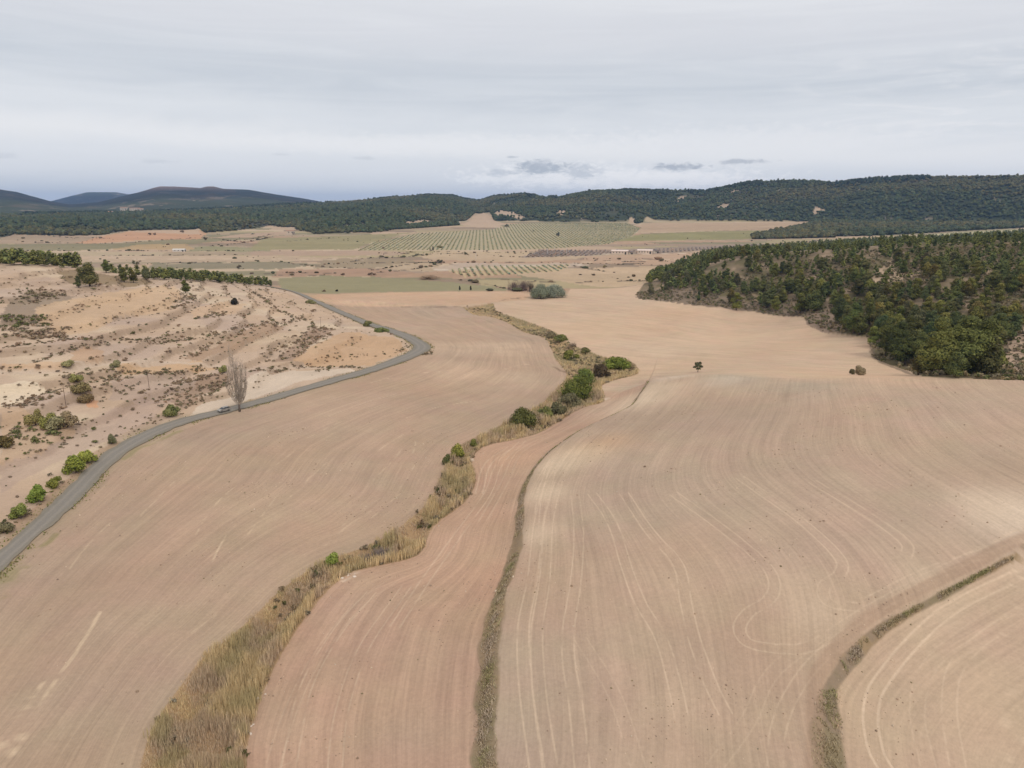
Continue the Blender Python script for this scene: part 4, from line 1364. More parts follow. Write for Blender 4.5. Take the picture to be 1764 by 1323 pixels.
# the row of big trees along the foot of the hill, one by one: column, row of the foot, height, breadth, label
EDGE_PINES = [
    (1268, 534, 12.5, 1.15, "round dark pine standing forward of the wood at the edge of the pale field"),
    (1258, 524, 12.0, 1.0, "pine right behind the round dark pine at the edge of the pale field"),
    (1321, 531, 13.0, 1.3, "broad dark green pine between two bare gaps at the foot of the wooded hill"),
    (1378, 539, 13.0, 1.25, "left one of the two joined dark pines just left of the bare field corner"),
    (1402, 536, 13.0, 1.25, "right one of the two joined dark pines just left of the bare field corner"),
    (1446, 558, 15.5, 1.05, "slender pine at the wood edge above the bare field corner"),
    (1470, 574, 16.5, 1.1, "tall dark pine at the corner where the pale field runs into the wood"),
    (1497, 560, 14.0, 1.0, "pine directly behind the tall corner pine at the field edge"),
    (1526, 612, 17.0, 1.15, "leftmost pine of the big dark group over the field bay"),
    (1545, 618, 16.5, 1.1, "second pine from the left in the big dark group over the field bay"),
    (1562, 600, 15.0, 1.1, "pine in the second row of the big dark group, above the eroded strip"),
    (1518, 590, 14.0, 1.0, "grey green pine at the upper left of the big dark group"),
    (1611, 652, 19.0, 1.2, "big round-topped pine with its foot hidden by the crest of the ploughed field"),
    (1658, 654, 20.0, 1.25, "broadest pine of all, with dark skirts reaching down to the crest of the field"),
    (1694, 652, 19.0, 1.2, "tallest dark pine beside the pale stony slope, last of the row on the crest"),
    (1583, 628, 14.0, 1.0, "pine left of the big round-topped pine, above the reddish strip of earth"),
    (1636, 640, 16.0, 1.1, "pine squeezed between the round-topped pine and the broadest pine"),
    (1600, 610, 14.5, 1.1, "pine in the row behind the big round-topped pine"),
    (1672, 610, 15.5, 1.2, "bright topped pine behind the broadest pine"),
    (1712, 600, 15.0, 1.3, "olive pine above the pale stony slope at the right margin"),
    (1640, 590, 14.0, 1.1, "pine two rows behind the broadest pine"),
    (1356, 442, 10.5, 1.0, "single pine sticking up over the crest of the wood against the plain"),
    (1381, 443, 6.5, 1.0, "small pine just right of the single pine on the crest"),
    (1147, 501, 7.0, 1.0, "small pine at the left tip of the wooded hill"),
]
for q in EDGE_PINES:
    p = cast(q[0], min(q[1], 649))[0] if q[1] > 645 else cast(q[0], q[1])[0]
    if q[1] > 645:     # just behind the crest
        a_, _ = ray_dir(q[0], 640); rr0 = 258.0 + 3.0 * (len(q[4]) % 4)
        p = np.array([rr0 * sin(a_), rr0 * cos(a_)])
    put_pine(p[0], p[1], q[2], q[4], None, None, q[3])
edge_xy = np.array([cast(q[0], min(q[1], 645))[0] for q in EDGE_PINES])
dmin = np.sqrt(((hx[:, None] - edge_xy[:, 0]) ** 2 + (hy[:, None] - edge_xy[:, 1]) ** 2).min(1))
singles = [i for i in order if dmin[i] > 4.5][:262]
zone_label = (
    (lambda a, b, z: b > 575, "tall dark pine in the dense lower corner of the wood behind the crest pines", "pines in the lower corner of the wood"),
    (lambda a, b, z: a < 1250, "pine on the low left end of the wooded hill, near its pointed tip", "pines on the left end of the wooded hill"),
    (lambda a, b, z: z > 33, "small olive green pine on the top of the wooded hill", "pines on the top of the wooded hill"),
    (lambda a, b, z: a < 1400, "mid-sized pine on the slope above the stony foot of the wooded hill", "pines above the stony foot of the hill"),
    (lambda a, b, z: b > 520, "pine in the lower half of the slope above the bay of the pale field", "pines on the lower slope above the field bay"),
    (lambda a, b, z: True, "olive green pine half way up the right side of the wooded hill", "pines half way up the right side of the hill"))
rest = [i for i in range(len(hx)) if i not in set(singles) and dmin[i] > 3.0]
for i in singles:
    for test, lab, grp in zone_label:
        if test(hpx[i], hpy[i], hz_[i]):
            put_pine(hx[i], hy[i], hh_[i], lab, grp, None, rg.uniform(0.95, 1.25)); break

FARV_ = None
FARV = [crown(np.random.default_rng(300 + i), pine_lobes(np.random.default_rng(300 + i), 1.0, 0.36, 7), 150, 0.055, PINE_DARK, PINE_LIGHT) for i in range(8)]


def merged(name, X, Y, H, W_, kinds, mat, tone, label=None, group=None, cat=None, kind='stuff', sink=0.1):
    Z_ = ground(X, Y) - sink
    Vs, Fs, Cs, n = [], [], [], 0
    for x, y, z, h_, w_, k, t in zip(X, Y, Z_, H, W_, rg.integers(len(kinds), size=len(X)), tone):
        V, F, C = kinds[k]
        a = rg.uniform(0, 2 * pi); c_, s_ = cos(a), sin(a)
        Vs.append(np.stack([x + w_ * (V[:, 0] * c_ - V[:, 1] * s_), y + w_ * (V[:, 0] * s_ + V[:, 1] * c_), z + h_ * V[:, 2]], 1))
        Fs.append(F + n); n += len(V)
        Cs.append(C * np.asarray(t))
    me = make_mesh(name, np.vstack(Vs), np.vstack(Fs), mat, {'paint': ('FACE', np.vstack(Cs))})
    o = link(name, me, None, None, label=label, category=cat, group=group, kind=kind)
    return o


def tones(n, lo=0.7, hi=1.35, warm=0.12):
    t = rg.uniform(lo, hi, (n, 1))
    return t * (1 + rg.uniform(-1, 1, (n, 1)) * warm * np.array([[1, 0.2, -0.6]]))


rest = np.array(rest)
merged("pine_wood", hx[rest], hy[rest], hh_[rest], hh_[rest] * rg.uniform(0.95, 1.25, len(rest)), FARV, MAT_DRY, tones(len(rest)), "further small pines of the wood on the hill at the right", None, "wood")

# pines along the back of the left plateau
BELT = [
    (155, 493, 13.0, 1.35, 2, "big dark pine at the left end of the loose group, on brown ground", None),
    (136, 496, 7.0, 1.1, 3, "short pine in front of the big dark pine, to its left", None),
    (183, 470, 9.0, 1.1, 0, "pine with a rounded top standing alone behind the brown ground", None),
    (214, 486, 9.5, 1.2, 1, "dark pine right of the brown ground, first of its group", None),
    (230, 487, 8.0, 1.1, 4, "yellowish pine in the middle of the group on the plateau edge", None),
    (208, 468, 8.5, 1.0, 2, "pine at the back of the group on the plateau edge", None),
    (252, 482, 8.0, 1.4, 5, "wide low pine at the right end of the group on the plateau edge", None),
    (320, 505, 8.5, 1.05, 0, "single pine standing out in front of the green belt beside a brown gully", None),
    (466, 493, 6.0, 1.5, 3, "dark pine at the far right end of the green belt", None),
    (142, 484, 8.0, 1.0, 1, "pine half hidden left of the big dark pine", None)]
for px_, py_, hg, wd, kd, lab, grp in BELT:
    p = cast(px_, py_)[0]
    put_pine(p[0], p[1], hg, lab, grp, kd, wd)
bx, by = [], []
for a, b, n, hh0 in (((-30, 458), (134, 462), 46, 0), ((262, 482), (462, 494), 90, 0), ((190, 474), (262, 480), 8, 0)):
    for i in range(n):
        t = (i + rg.uniform(0, 1)) / n
        px_ = a[0] + (b[0] - a[0]) * t; py_ = a[1] + (b[1] - a[1]) * t
        az_, sl_ = ray_dir(px_, py_)
        # just behind the edge of the plateau
        col = np.array([cast(px_, py_)[0]])
        rr_ = np.hypot(*col[0]); 
        if rr_ > 640:
            rr_ = 560 if px_ > 200 else 470
        rr_ += rg.uniform(3, 30)
        x, y = rr_ * sin(az_), rr_ * cos(az_)
        left = px_ < 140
        bx.append((x, y, rg.uniform(7.5, 11.0) if left else rg.uniform(5.5, 8.5)))

bx = np.array(bx)
merged("pine_belt", bx[:, 0], bx[:, 1], bx[:, 2], bx[:, 2] * rg.uniform(1.1, 1.5, len(bx)), FARV, MAT_DRY, tones(len(bx), 0.95, 1.5), "green belt of small pines along the crest of the left plateau", None, "wood")

# shrubs: low dome, 1 m high, 1 m radius


def dome_kind(seed, n_l, n_t, size, dark, light, flat=0.8):
    r = np.random.default_rng(seed)
    L = []
    for i in range(n_l):
        a = r.uniform(0, 2 * pi); q = r.uniform(0, 0.62) ** 0.7
        s = r.uniform(0.28, 0.46)
        L.append((q * cos(a), q * sin(a), r.uniform(0.30, 0.68), s, s * flat))
    return crown(r, L, n_t, size, dark, light)


BRUSH = [dome_kind(400 + i, 4, 60, 0.16, (124, 108, 84), (176, 154, 124)) for i in range(5)]
BRUSH_G = [dome_kind(420 + i, 4, 60, 0.16, (90, 92, 54), (146, 138, 88)) for i in range(5)]
BRUSH_R = [dome_kind(440 + i, 4, 60, 0.16, (138, 112, 90), (184, 154, 126)) for i in range(5)]
ux, uy = scatter(pine_zone, 2.9, rg, 0.5)
k = (fbm(ux, uy, 12, 3, 905) > 0.40) & (rg.uniform(size=ux.shape) < 0.85) & (np.hypot(ux, uy) < 600)
ux, uy = ux[k], uy[k]
half = len(ux) // 2
merged("undergrowth", ux, uy, rg.uniform(0.7, 2.4, len(ux)), rg.uniform(0.8, 2.0, len(ux)), BRUSH + BRUSH_G[:2], MAT_DRY, tones(len(ux), 0.7, 1.2), "low brown and olive undergrowth between the pines of the hill", None, "undergrowth")

# ------------------------------------------------------------------ far woods
print("far woods")
FT = []
for i in range(6):
    r = np.random.default_rng(500 + i)
    V = ICO_V * np.array([0.5, 0.5, 0.5]) * r.uniform(0.78, 1.2, (12, 1)); V[:, 2] = V[:, 2] * 1.0 + 0.5
    FT.append((V, ICO_F))


def tri_mass(name, X, Y, H, W_, base_rgb, label, cat, seed, spread=0.26, kind='stuff', wm=0.12):
    r = np.random.default_rng(seed); n = len(X)
    Z_ = ground(X, Y) - 0.3
    k = r.integers(6, size=n); VV = np.stack([f[0] for f in FT])[k]
    a = r.uniform(0, 2 * pi, n); c_, s_ = np.cos(a)[:, None], np.sin(a)[:, None]
    x = VV[:, :, 0] * c_ - VV[:, :, 1] * s_; y = VV[:, :, 0] * s_ + VV[:, :, 1] * c_
    V = np.stack([X[:, None] + x * W_[:, None], Y[:, None] + y * W_[:, None], Z_[:, None] + VV[:, :, 2] * H[:, None]], -1).reshape(-1, 3)
    F = (ICO_F[None] + (np.arange(n) * 12)[:, None, None]).reshape(-1, 3)
    t = np.clip(r.normal(1, spread, (n, 1)), 0.45, 1.9); warm = 1 + r.normal(0, wm, (n, 1)) * np.array([[1, .15, -.6]])
    base_rgb = np.asarray(base_rgb)
    C = (base_rgb if base_rgb.ndim == 2 else base_rgb[None]) * t * warm
    me = make_mesh(name, V, F, MAT_DRY, {'paint': ('POINT', np.repeat(C, 12, 0))})
    return link(name, me, label=label, category=cat, kind=kind)


r = np.random.default_rng(77)
n_c = 120000
a_ = r.uniform(radians(-37.5), radians(37.5), n_c); q_ = np.sqrt(r.uniform(1300 ** 2, 3900 ** 2, n_c))
fx_, fy_ = q_ * np.sin(a_), q_ * np.cos(a_)
toe_ = np.interp(a_, AZ, R_TOE); dd1 = np.interp(a_, AZ, D1[0])
ok = (q_ > toe_ + 4) & (q_ < dd1 + 120)
for P in scar_polys:
    ok &= ~(inside(fx_, fy_, P) & (r.uniform(size=n_c) < 0.93))
den = fbm(fx_, fy_, 160, 4, 911)
ok &= r.uniform(size=n_c) < np.clip(1.9 - 2.2 * np.clip(den - 0.48, 0, 1) * 4, 0.25, 1)
extra_x, extra_y = [], []
for P in [strip_f] + belt_f:
    sx, sy = scatter(P, 6.5, r, 0.5); extra_x.append(sx); extra_y.append(sy)
fx_ = np.concatenate([fx_[ok]] + extra_x); fy_ = np.concatenate([fy_[ok]] + extra_y)
tcol = fbm(fx_, fy_, 300, 4, 915)[:, None]
bc = lin((76, 82, 52))[None] * (1 - sstep(0.4, 0.65, tcol)) + lin((92, 88, 56))[None] * sstep(0.4, 0.65, tcol)
ra_ = r.uniform(radians(-37.5), radians(37.5), 5200)     # taller trees along the crest
rq_ = np.interp(ra_, AZ, D1[0]) + r.normal(0, 22, 5200)
kk = (fbm(ra_ * 3000, rq_ * 0, 130, 3, 917) + r.uniform(-.1, .1, 5200)) > .45
n_top = kk.sum()
fx_ = np.concatenate([fx_, (rq_ * np.sin(ra_))[kk]]); fy_ = np.concatenate([fy_, (rq_ * np.cos(ra_))[kk]])
bc = np.vstack([bc, np.tile(lin((56, 64, 44)), (n_top, 1))])
nf_ = len(fx_)
fh_ = r.uniform(5, 9.5, nf_) * np.where(r.uniform(size=nf_) < .06, 1.5, 1.0); fh_[-n_top:] = r.uniform(8, 15, n_top)
fw_ = r.uniform(6.5, 10.5, nf_); fw_[-n_top:] = r.uniform(7, 12, n_top)
print("far trees", nf_)
tri_mass("forest", fx_, fy_, fh_, fw_, bc, "dark pine forest covering the hills along the horizon", "forest", 78)

# ------------------------------------------------------------------ groves on the plain
def grove(P, az_deg, pitch, step, rng_seed):
    r = np.random.default_rng(rng_seed)
    a = radians(az_deg); e1 = np.array([cos(a), -sin(a)]); e2 = np.array([sin(a), cos(a)])
    U = P @ e1; Vv = P @ e2
    us = (np.arange(math.floor(U.min() / pitch), math.ceil(U.max() / pitch)) + 0.5) * pitch
    vs = np.arange(Vv.min(), Vv.max(), step)
    uu, vv = np.meshgrid(us, vs)
    uu = uu + r.normal(0, 0.25, uu.shape); vv = vv + r.normal(0, 0.4, vv.shape)
    X = (uu * e1[0] + vv * e2[0]).ravel(); Y = (uu * e1[1] + vv * e2[1]).ravel()
    k = inside(X, Y, P) & (r.uniform(size=X.shape) < 0.93)
    return X[k], Y[k]


ox, oy = grove(Wp(P_ORCH), -2.4, 7.6, 7.0, 1)
o2x, o2y = grove(Wp(ORCH2), -6.0, 7.4, 5.5, 2)
o3x, o3y = grove(Wp(ORCH3), 33.0, 10.0, 6.0, 3)
OL_DARK, OL_LIGHT = (132, 130, 96), (172, 166, 128)
OLIVE = [crown(np.random.default_rng(600 + i), [(0, 0, .55, .42, .38), (.18, .1, .5, .3, .3), (-.2, -.1, .6, .3, .28)], 60, 0.12, OL_DARK, OL_LIGHT) for i in range(3)]
OLIVE_ME = [make_mesh("olive_tree", V, F, MAT_LEAF, {'paint': ('FACE', C)}) for V, F, C in OLIVE]
gx = np.concatenate([ox, o2x, o3x]); gy = np.concatenate([oy, o2y, o3y])
gk = np.concatenate([np.zeros(len(ox)), np.ones(len(o2x)), np.full(len(o3x), 2)]).astype(int)
gs = 1.0 / np.hypot(gx, gy)
go = np.argsort(-gs)
g_lab = (("grey green olive tree in the big grove of straight rows below the forest", "olive trees of the big grove"),
         ("small pale olive tree in the slanting rows in the middle of the plain", "olive trees of the small middle grove"),
         ("olive tree in the rows behind the wooded hill at the far right", "olive trees of the right-hand grove"))
r = np.random.default_rng(8)
for i in go[:300]:
    s = r.uniform(1.7, 2.5)
    link("olive_tree", OLIVE_ME[int(r.integers(3))], None, (gx[i], gy[i], place_z(gx[i], gy[i]) - 0.1), label=g_lab[gk[i]][0], category="tree", group=g_lab[gk[i]][1]).scale = (s * 1.3, s * 1.3, s * 1.1)
ri = go[300:]
tri_mass("olive_grove", gx[ri], gy[ri], r.uniform(1.2, 2.4, len(ri)), r.uniform(1.6, 3.1, len(ri)), lin((150, 146, 112)), "straight rows of small grey green olive trees on the slope below the forest", "grove", 9, 0.18)

# bare almond orchards: greyish mauve ground of twiggy crowns
P_ALM = Wp([(900, 443), (930, 431), (1000, 432), (1110, 432), (1400, 417), (1420, 413), (1330, 423), (1130, 436), (1060, 437), (1000, 441)])
ax_, ay_ = grove(P_ALM, 12, 6.5, 5.5, 5)
shed_xy = cast(np.array([1068, 1111, 1090]), np.array([438, 437, 437]))
sd_ = np.sqrt(((ax_[:, None] - shed_xy[:, 0]) ** 2 + (ay_[:, None] - shed_xy[:, 1]) ** 2).min(1)); ka = (sd_ > 24) & ~((ax_ > shed_xy[0, 0] - 20) & (ax_ < shed_xy[1, 0] + 20) & (ay_ < shed_xy[0, 1] + 12))
ax_, ay_ = ax_[ka], ay_[ka]
tri_mass("almond_orchard", ax_, ay_, r.uniform(2.0, 3.0, len(ax_)), r.uniform(2.4, 3.6, len(ax_)), lin((150, 132, 120)), "greyish band of leafless almond trees behind the farm sheds", "orchard", 10, 0.15)

# weeds and bushes along the boundaries of the plain
ex, ey = [], []
for P in edge_w:
    L_ = np.linalg.norm(np.diff(P, axis=0), axis=1); s = np.r_[0, np.cumsum(L_)]
    n = int(s[-1] / 7)
    t = r.uniform(0, s[-1], n)
    ex.append(np.interp(t, s, P[:, 0]) + r.normal(0, 1.5, n)); ey.append(np.interp(t, s, P[:, 1]) + r.normal(0, 2.0, n))
n = 700
a_ = r.uniform(radians(-37), radians(37), n); q_ = np.sqrt(r.uniform(620 ** 2, 1700 ** 2, n))
sx, sy = q_ * np.sin(a_), q_ * np.cos(a_)
cl_ = fbm(sx, sy, 90, 3, 921)
k = (cl_ > 0.50) & (sx > -1200) & ~inside(sx, sy, Wp(GREEN)) & ~inside(sx, sy, pine_zone)
ex.append(sx[k]); ey.append(sy[k])
ex, ey = np.concatenate(ex), np.concatenate(ey)
ht = r.gamma(2.0, 0.45, len(ex)) + 0.3
tri_mass("hedgerow_scrub", ex, ey, ht, ht * r.uniform(1.3, 2.6, len(ex)), np.array([lin((96, 86, 62)), lin((84, 82, 54)), lin((120, 100, 78))])[r.integers(3, size=len(ex))],
         "low brownish weeds and bushes along the field boundaries of the plain", "scrub", 12, 0.2)

# ------------------------------------------------------------------ single bushes and small trees
def bush(name, label, cat, px_, py_, w, h_, dark, light, seed, group=None, n_l=9, n_t=900, size=None, stems=True, flat=0.85, depth=1.0, lift=0.0, xy=None):
    """w and h_ in metres; foot at the photo point"""
    r = np.random.default_rng(seed)
    L = []
    for i in range(n_l):
        a = r.uniform(0, 2 * pi); q = r.uniform(0, 1) ** 0.5 * 0.62
        s = r.uniform(0.30, 0.46)
        x = q * cos(a) * w / 2; y = q * sin(a) * w / 2 * depth
        z = h_ * (0.26 + 0.42 * (1 - 2.2 * q * q) * r.uniform(0.45, 1.0)) * (0.55 if i % 2 and q > 0.25 else 1.0) + lift
        L.append((x, y, z, s * w / 2, s * h_ * flat * 0.72))
    size = size or max(0.09, 0.040 * w)
    soft = lambda c, k: tuple((v * 0.80 + 0.20 * (0.9 * sum(c) / 3)) * k * q for v, q in zip(c, (1.0, 1.0, 1.0) if name == "willow_tree" else (1.03, 1.0, 0.93)))
    V, F, C = crown(r, L, n_t, size, soft(dark, 1.30), soft(light, 1.18), 0.66)
    p = cast(px_, py_)[0] if xy is None else xy
    z0 = place_z(p[0], p[1])
    t = thing(name, label, cat, (p[0], p[1], z0 - 0.05), group)
    link("crown", make_mesh("crown", V, F, MAT_LEAF, {'paint': ('FACE', C)}), t)
    if stems:
        g = Geo()
        for i in range(5):
            a = r.uniform(0, 2 * pi); q = r.uniform(0.15, 0.4)
            g.tube([(0.05 * cos(a), 0.05 * sin(a), -0.1), (q * 0.5 * w * cos(a) * 0.5, q * 0.5 * w * sin(a) * 0.5, h_ * 0.3), (q * w * cos(a) * 0.7, q * w * sin(a) * 0.7, h_ * 0.62)],
                   [0.022 * h_, 0.018 * h_, 0.008 * h_], 5)
        link("stem", g.mesh("stem", MAT_BARK), t)
    return t


GRN, GRN2, OLV, BRN, GRY = ((72, 82, 28), (128, 136, 52)), ((84, 96, 34), (142, 150, 62)), ((74, 80, 42), (122, 122, 66)), ((88, 78, 58), (132, 116, 88)), ((84, 84, 60), (134, 128, 92))
BUSHES = [
    # in the creek, from the viewer upstream
    ("bush", "bright green bush among the dry reeds, lowest of the green bushes in the creek", 576, 978, 4.0, 3.9, ((86, 102, 40), (138, 148, 66))),
    ("bush", "light green bush in the creek just above the narrow reed bend", 787, 789, 5.2, 4.6, GRN2),
    ("bush", "small fresh green bush on the right shoulder of the light green bush in the creek", 815, 771, 3.2, 3.2, ((82, 96, 40), (128, 138, 66))),
    ("bush", "dull brown green bush at the left edge of the creek beside the light green bush", 772, 800, 3.6, 3.6, OLV),
    ("bush", "small blue green bush low on the right bank of the reed bend", 803, 830, 2.6, 2.2, ((78, 92, 62), (120, 130, 92))),
    ("bush", "round olive green bush over golden reeds, left end of the middle row of bushes", 904, 736, 12.0, 9.0, ((66, 72, 34), (118, 120, 58))),
    ("bush", "flat green bush joined to the right side of the round olive bush", 937, 722, 7.0, 5.5, OLV),
    ("bush", "greyish green bush between the round olive bush and the big dome-shaped bush", 960, 716, 7.5, 6.5, GRY),
    ("bush", "grey leafy bush directly in front of the big dome-shaped bush", 983, 700, 10.0, 6.0, GRY),
    ("willow_bush", "biggest dome-shaped green bush in the middle of the creek", 994, 688, 15.5, 11.5, ((64, 74, 26), (112, 122, 48))),
    ("willow_bush", "green bush rising behind the right half of the biggest dome-shaped bush", 1006, 668, 13.0, 10.5, ((66, 76, 30), (118, 126, 52))),
    ("bush", "dark brownish bush between the biggest bush and the long low green bush", 1035, 652, 9.0, 7.5, ((70, 66, 44), (108, 98, 64))),
    ("bush", "long low green bush spreading right at the top bend of the creek", 1064, 636, 16.0, 7.0, ((74, 84, 26), (128, 132, 48))),
    ("bush", "small bright green bush in dry grass, left of the top bend of the creek", 984, 618, 9.0, 5.5, ((74, 84, 30), (122, 126, 54))),
    ("bush", "tiny flat bush right of the small bright green bush", 1008, 607, 6.5, 2.6, OLV),
    ("bush", "olive bush in the upper creek, right end of its pair", 966, 588, 9.5, 4.6, ((76, 80, 40), (118, 118, 62))),
    ("bush", "brown green bush in the upper creek, left of the olive bush", 946, 582, 9.0, 4.4, BRN),
    # by the road
    ("bush", "round green roadside bush, second from the bottom left", 36, 893, 4.8, 4.1, ((78, 88, 34), (128, 132, 66))),
    ("bush", "pale half bare bush by the road at the lower left margin", 8, 916, 4.2, 2.8, GRY),
    ("bush", "large fresh green roadside bush, middle of the row of five", 67, 862, 5.4, 4.6, ((74, 88, 26), (122, 134, 54))),
    ("bush", "smaller grey green roadside bush behind the large fresh green one", 96, 838, 4.2, 3.5, GRN2),
    ("bush", "dense green roadside bush with a dark foot, lower of the top pair", 130, 815, 6.4, 5.4, ((72, 86, 24), (124, 134, 52))),
    ("bush", "light green roadside bush, upper of the top pair", 152, 797, 5.6, 5.0, GRN2),
    ("bush", "thin pale green sapling bush on the left verge above the five roadside bushes", 193, 765, 3.2, 3.6, ((96, 104, 70), (140, 142, 104))),
    ("bush", "pale green bush beside the road left of the parked car", 296, 716, 6.0, 4.6, ((96, 104, 56), (142, 144, 88))),
    ("bush", "small bush with pale leaves on the slope left of the bare poplar", 386, 642, 4.4, 3.6, ((102, 104, 60), (142, 140, 92))),
    ("bush", "grey green bush by the far bend of the road, left of a pair", 633, 562, 6.0, 4.4, ((88, 88, 50), (128, 122, 76))),
    ("bush", "long low olive bush by the far bend of the road, right of a pair", 657, 571, 9.0, 2.8, OLV),
    ("bush", "low olive bush beside the road where it leaves the plain", 536, 523, 9.0, 3.0, ((96, 92, 62), (132, 124, 84))),
    # on the left slope
    ("bush", "left part of the big grey green thicket, with yellow green top", 62, 732, 6.0, 6.0, ((98, 100, 50), (138, 134, 78))),
    ("bush", "bright topped middle bush of the big grey green thicket", 82, 738, 6.0, 6.6, ((92, 100, 44), (140, 142, 74))),
    ("bush", "half bare greyish bush in front of the big thicket", 96, 742, 8.0, 5.0, ((106, 98, 74), (146, 136, 104))),
    ("bush", "brownish right part of the big grey green thicket", 117, 736, 7.0, 5.4, ((104, 92, 70), (140, 126, 94))),
    ("bush", "olive bush at the top of the narrow line of shrubs running downhill", 131, 658, 5.5, 4.2, ((112, 108, 62), (146, 138, 88))),
    ("bush", "middle bush of the narrow line of shrubs running downhill", 143, 677, 7.5, 5.0, ((106, 98, 62), (138, 126, 84))),
    ("bush", "lowest bush of the narrow line of shrubs running downhill", 150, 692, 6.0, 3.8, ((104, 92, 60), (136, 120, 80))),
    ("bush", "dark olive shrub clump cut by the left margin below the thicket", 8, 768, 7.0, 4.0, ((86, 84, 42), (128, 120, 66))),
    ("bush", "black green round bush alone on the pale terraces", 406, 525, 6.6, 4.8, ((34, 36, 28), (62, 60, 44))),
    ("bush", "small green bush on the pale track crossing the left slope", 119, 630, 5.0, 2.4, ((112, 108, 72), (142, 136, 96))),
    ("bush", "faint green bush beside the pale track, above its bend", 200, 632, 4.5, 3.0, ((116, 108, 80), (148, 138, 104))),
    # on the plain
    ("bush", "dark bush alone on the field boundary beyond the green field, left of the bare road", 558, 502, 4.0, 1.8, BRN),
    ("bush", "tiny black bush at the front edge of the green field", 580, 502, 3.0, 2.6, ((40, 40, 30), (66, 62, 44))),
    ("bush", "dark green round tree right of the pair of cypresses", 802, 439, 7.5, 6.0, ((50, 54, 36), (82, 84, 54))),
    ("bush", "tallest dark bush in the clump beside the white track", 754, 454, 12.0, 6.5, ((44, 50, 32), (76, 78, 50))),
    ("bush", "dark bush at the left end of the clump beside the white track", 745, 454, 9.0, 3.8, ((44, 50, 32), (76, 78, 50))),
    ("bush", "dark bush at the right end of the clump beside the white track", 762, 453, 8.0, 5.4, ((46, 50, 32), (76, 78, 50))),
    ("bush", "large dark round tree alone in the olive grove", 962, 408, 14.0, 13.0, ((50, 56, 40), (84, 88, 60))),
    ("bush", "dark round tree at the upper corner of the olive grove by the white scar", 873, 392, 17.0, 11.0, ((54, 60, 42), (86, 90, 62))),
    ("bush", "small dark tree near the top of the olive grove", 919, 399, 5.0, 4.0, ((50, 52, 36), (84, 84, 56))),
    ("bush", "brownish long bush at the back edge of the green field", 741, 481, 26.0, 4.5, ((126, 110, 88), (156, 138, 112))),
    ("bush", "low brown bush on the boundary left of the long brownish bush", 640, 474, 13.0, 3.2, BRN),
    ("bush", "small brown bush on the boundary near the end of the pine belt", 590, 474, 7.0, 3.0, BRN),
    ("bush", "dark tree on the orange bank at the far left", 314, 401, 12.0, 9.0, BRN),
    ("bush", "dark round tree at the right end of the orange bank", 353, 414, 11.0, 9.0, ((70, 62, 50), (98, 86, 66))),
    ("bush", "left one of two touching dark trees on the orange bank", 258, 405, 10.0, 7.0, BRN),
    ("bush", "right one of two touching dark trees on the orange bank", 266, 405, 9.0, 7.0, BRN),
    ("bush", "brown tree on the field boundary below the farm sheds", 1176, 457, 7.0, 5.5, ((96, 66, 48), (128, 92, 66))),
    ("bush", "dark bush on a boundary in front of the farm sheds", 1042, 462, 8.0, 4.5, BRN),
    ("bush", "low green bush on the track in front of the farm sheds", 1066, 447, 9.0, 3.2, ((92, 88, 60), (124, 116, 78))),
    ("bush", "round bush right of the pine belt on the grey green strip", 412, 463, 8.0, 5.5, ((88, 84, 62), (118, 110, 80))),
    ("bush", "left one of two grey trees behind the loose group of pines", 230, 455, 8.0, 6.5, ((88, 86, 60), (118, 112, 78))),
    ("bush", "right one of two grey trees behind the loose group of pines", 239, 456, 8.0, 5.5, ((88, 86, 60), (118, 112, 78))),
    # on the field crest
    ("bush", "dark little bush on the field crest, left half of a pair", 1467, 645, 3.2, 2.4, ((72, 64, 46), (104, 92, 64))),
    ("bush", "pale grey bush on the field crest, right half of a pair", 1480, 646, 5.0, 3.6, ((108, 102, 74), (142, 134, 100))),
]
for i, (nm, lab, px_, py_, w, h_, (dk, lt)) in enumerate(BUSHES):
    far_ = py_ < 480
    bush(nm, lab, "tree" if "tree" in lab and "bush" not in lab else "bush", px_, py_, w, h_, dk, lt, 700 + i, n_l=5 if far_ else (16 if w > 9 else 10), n_t=160 if far_ else (3400 if w > 9 else 1900), size=0.45 if far_ else (0.26 if w > 9 else None), flat=0.95,
         depth=0.45 if w > 20 else 1.0)

# two silvery willows and the leafless thicket beside them
bush("willow_tree", "left half of the silvery green willow pair on the field edge", "tree", 931, 514, 20.0, 13.0, (100, 108, 82), (150, 156, 124), 811, n_l=26, n_t=4600, size=0.36, flat=1.0, depth=0.8)
bush("willow_tree", "right half of the silvery willow pair, paler and looser", "tree", 955, 512, 21.0, 12.5, (116, 118, 96), (164, 166, 138), 812, n_l=26, n_t=4400, size=0.36, flat=1.0, depth=0.8)


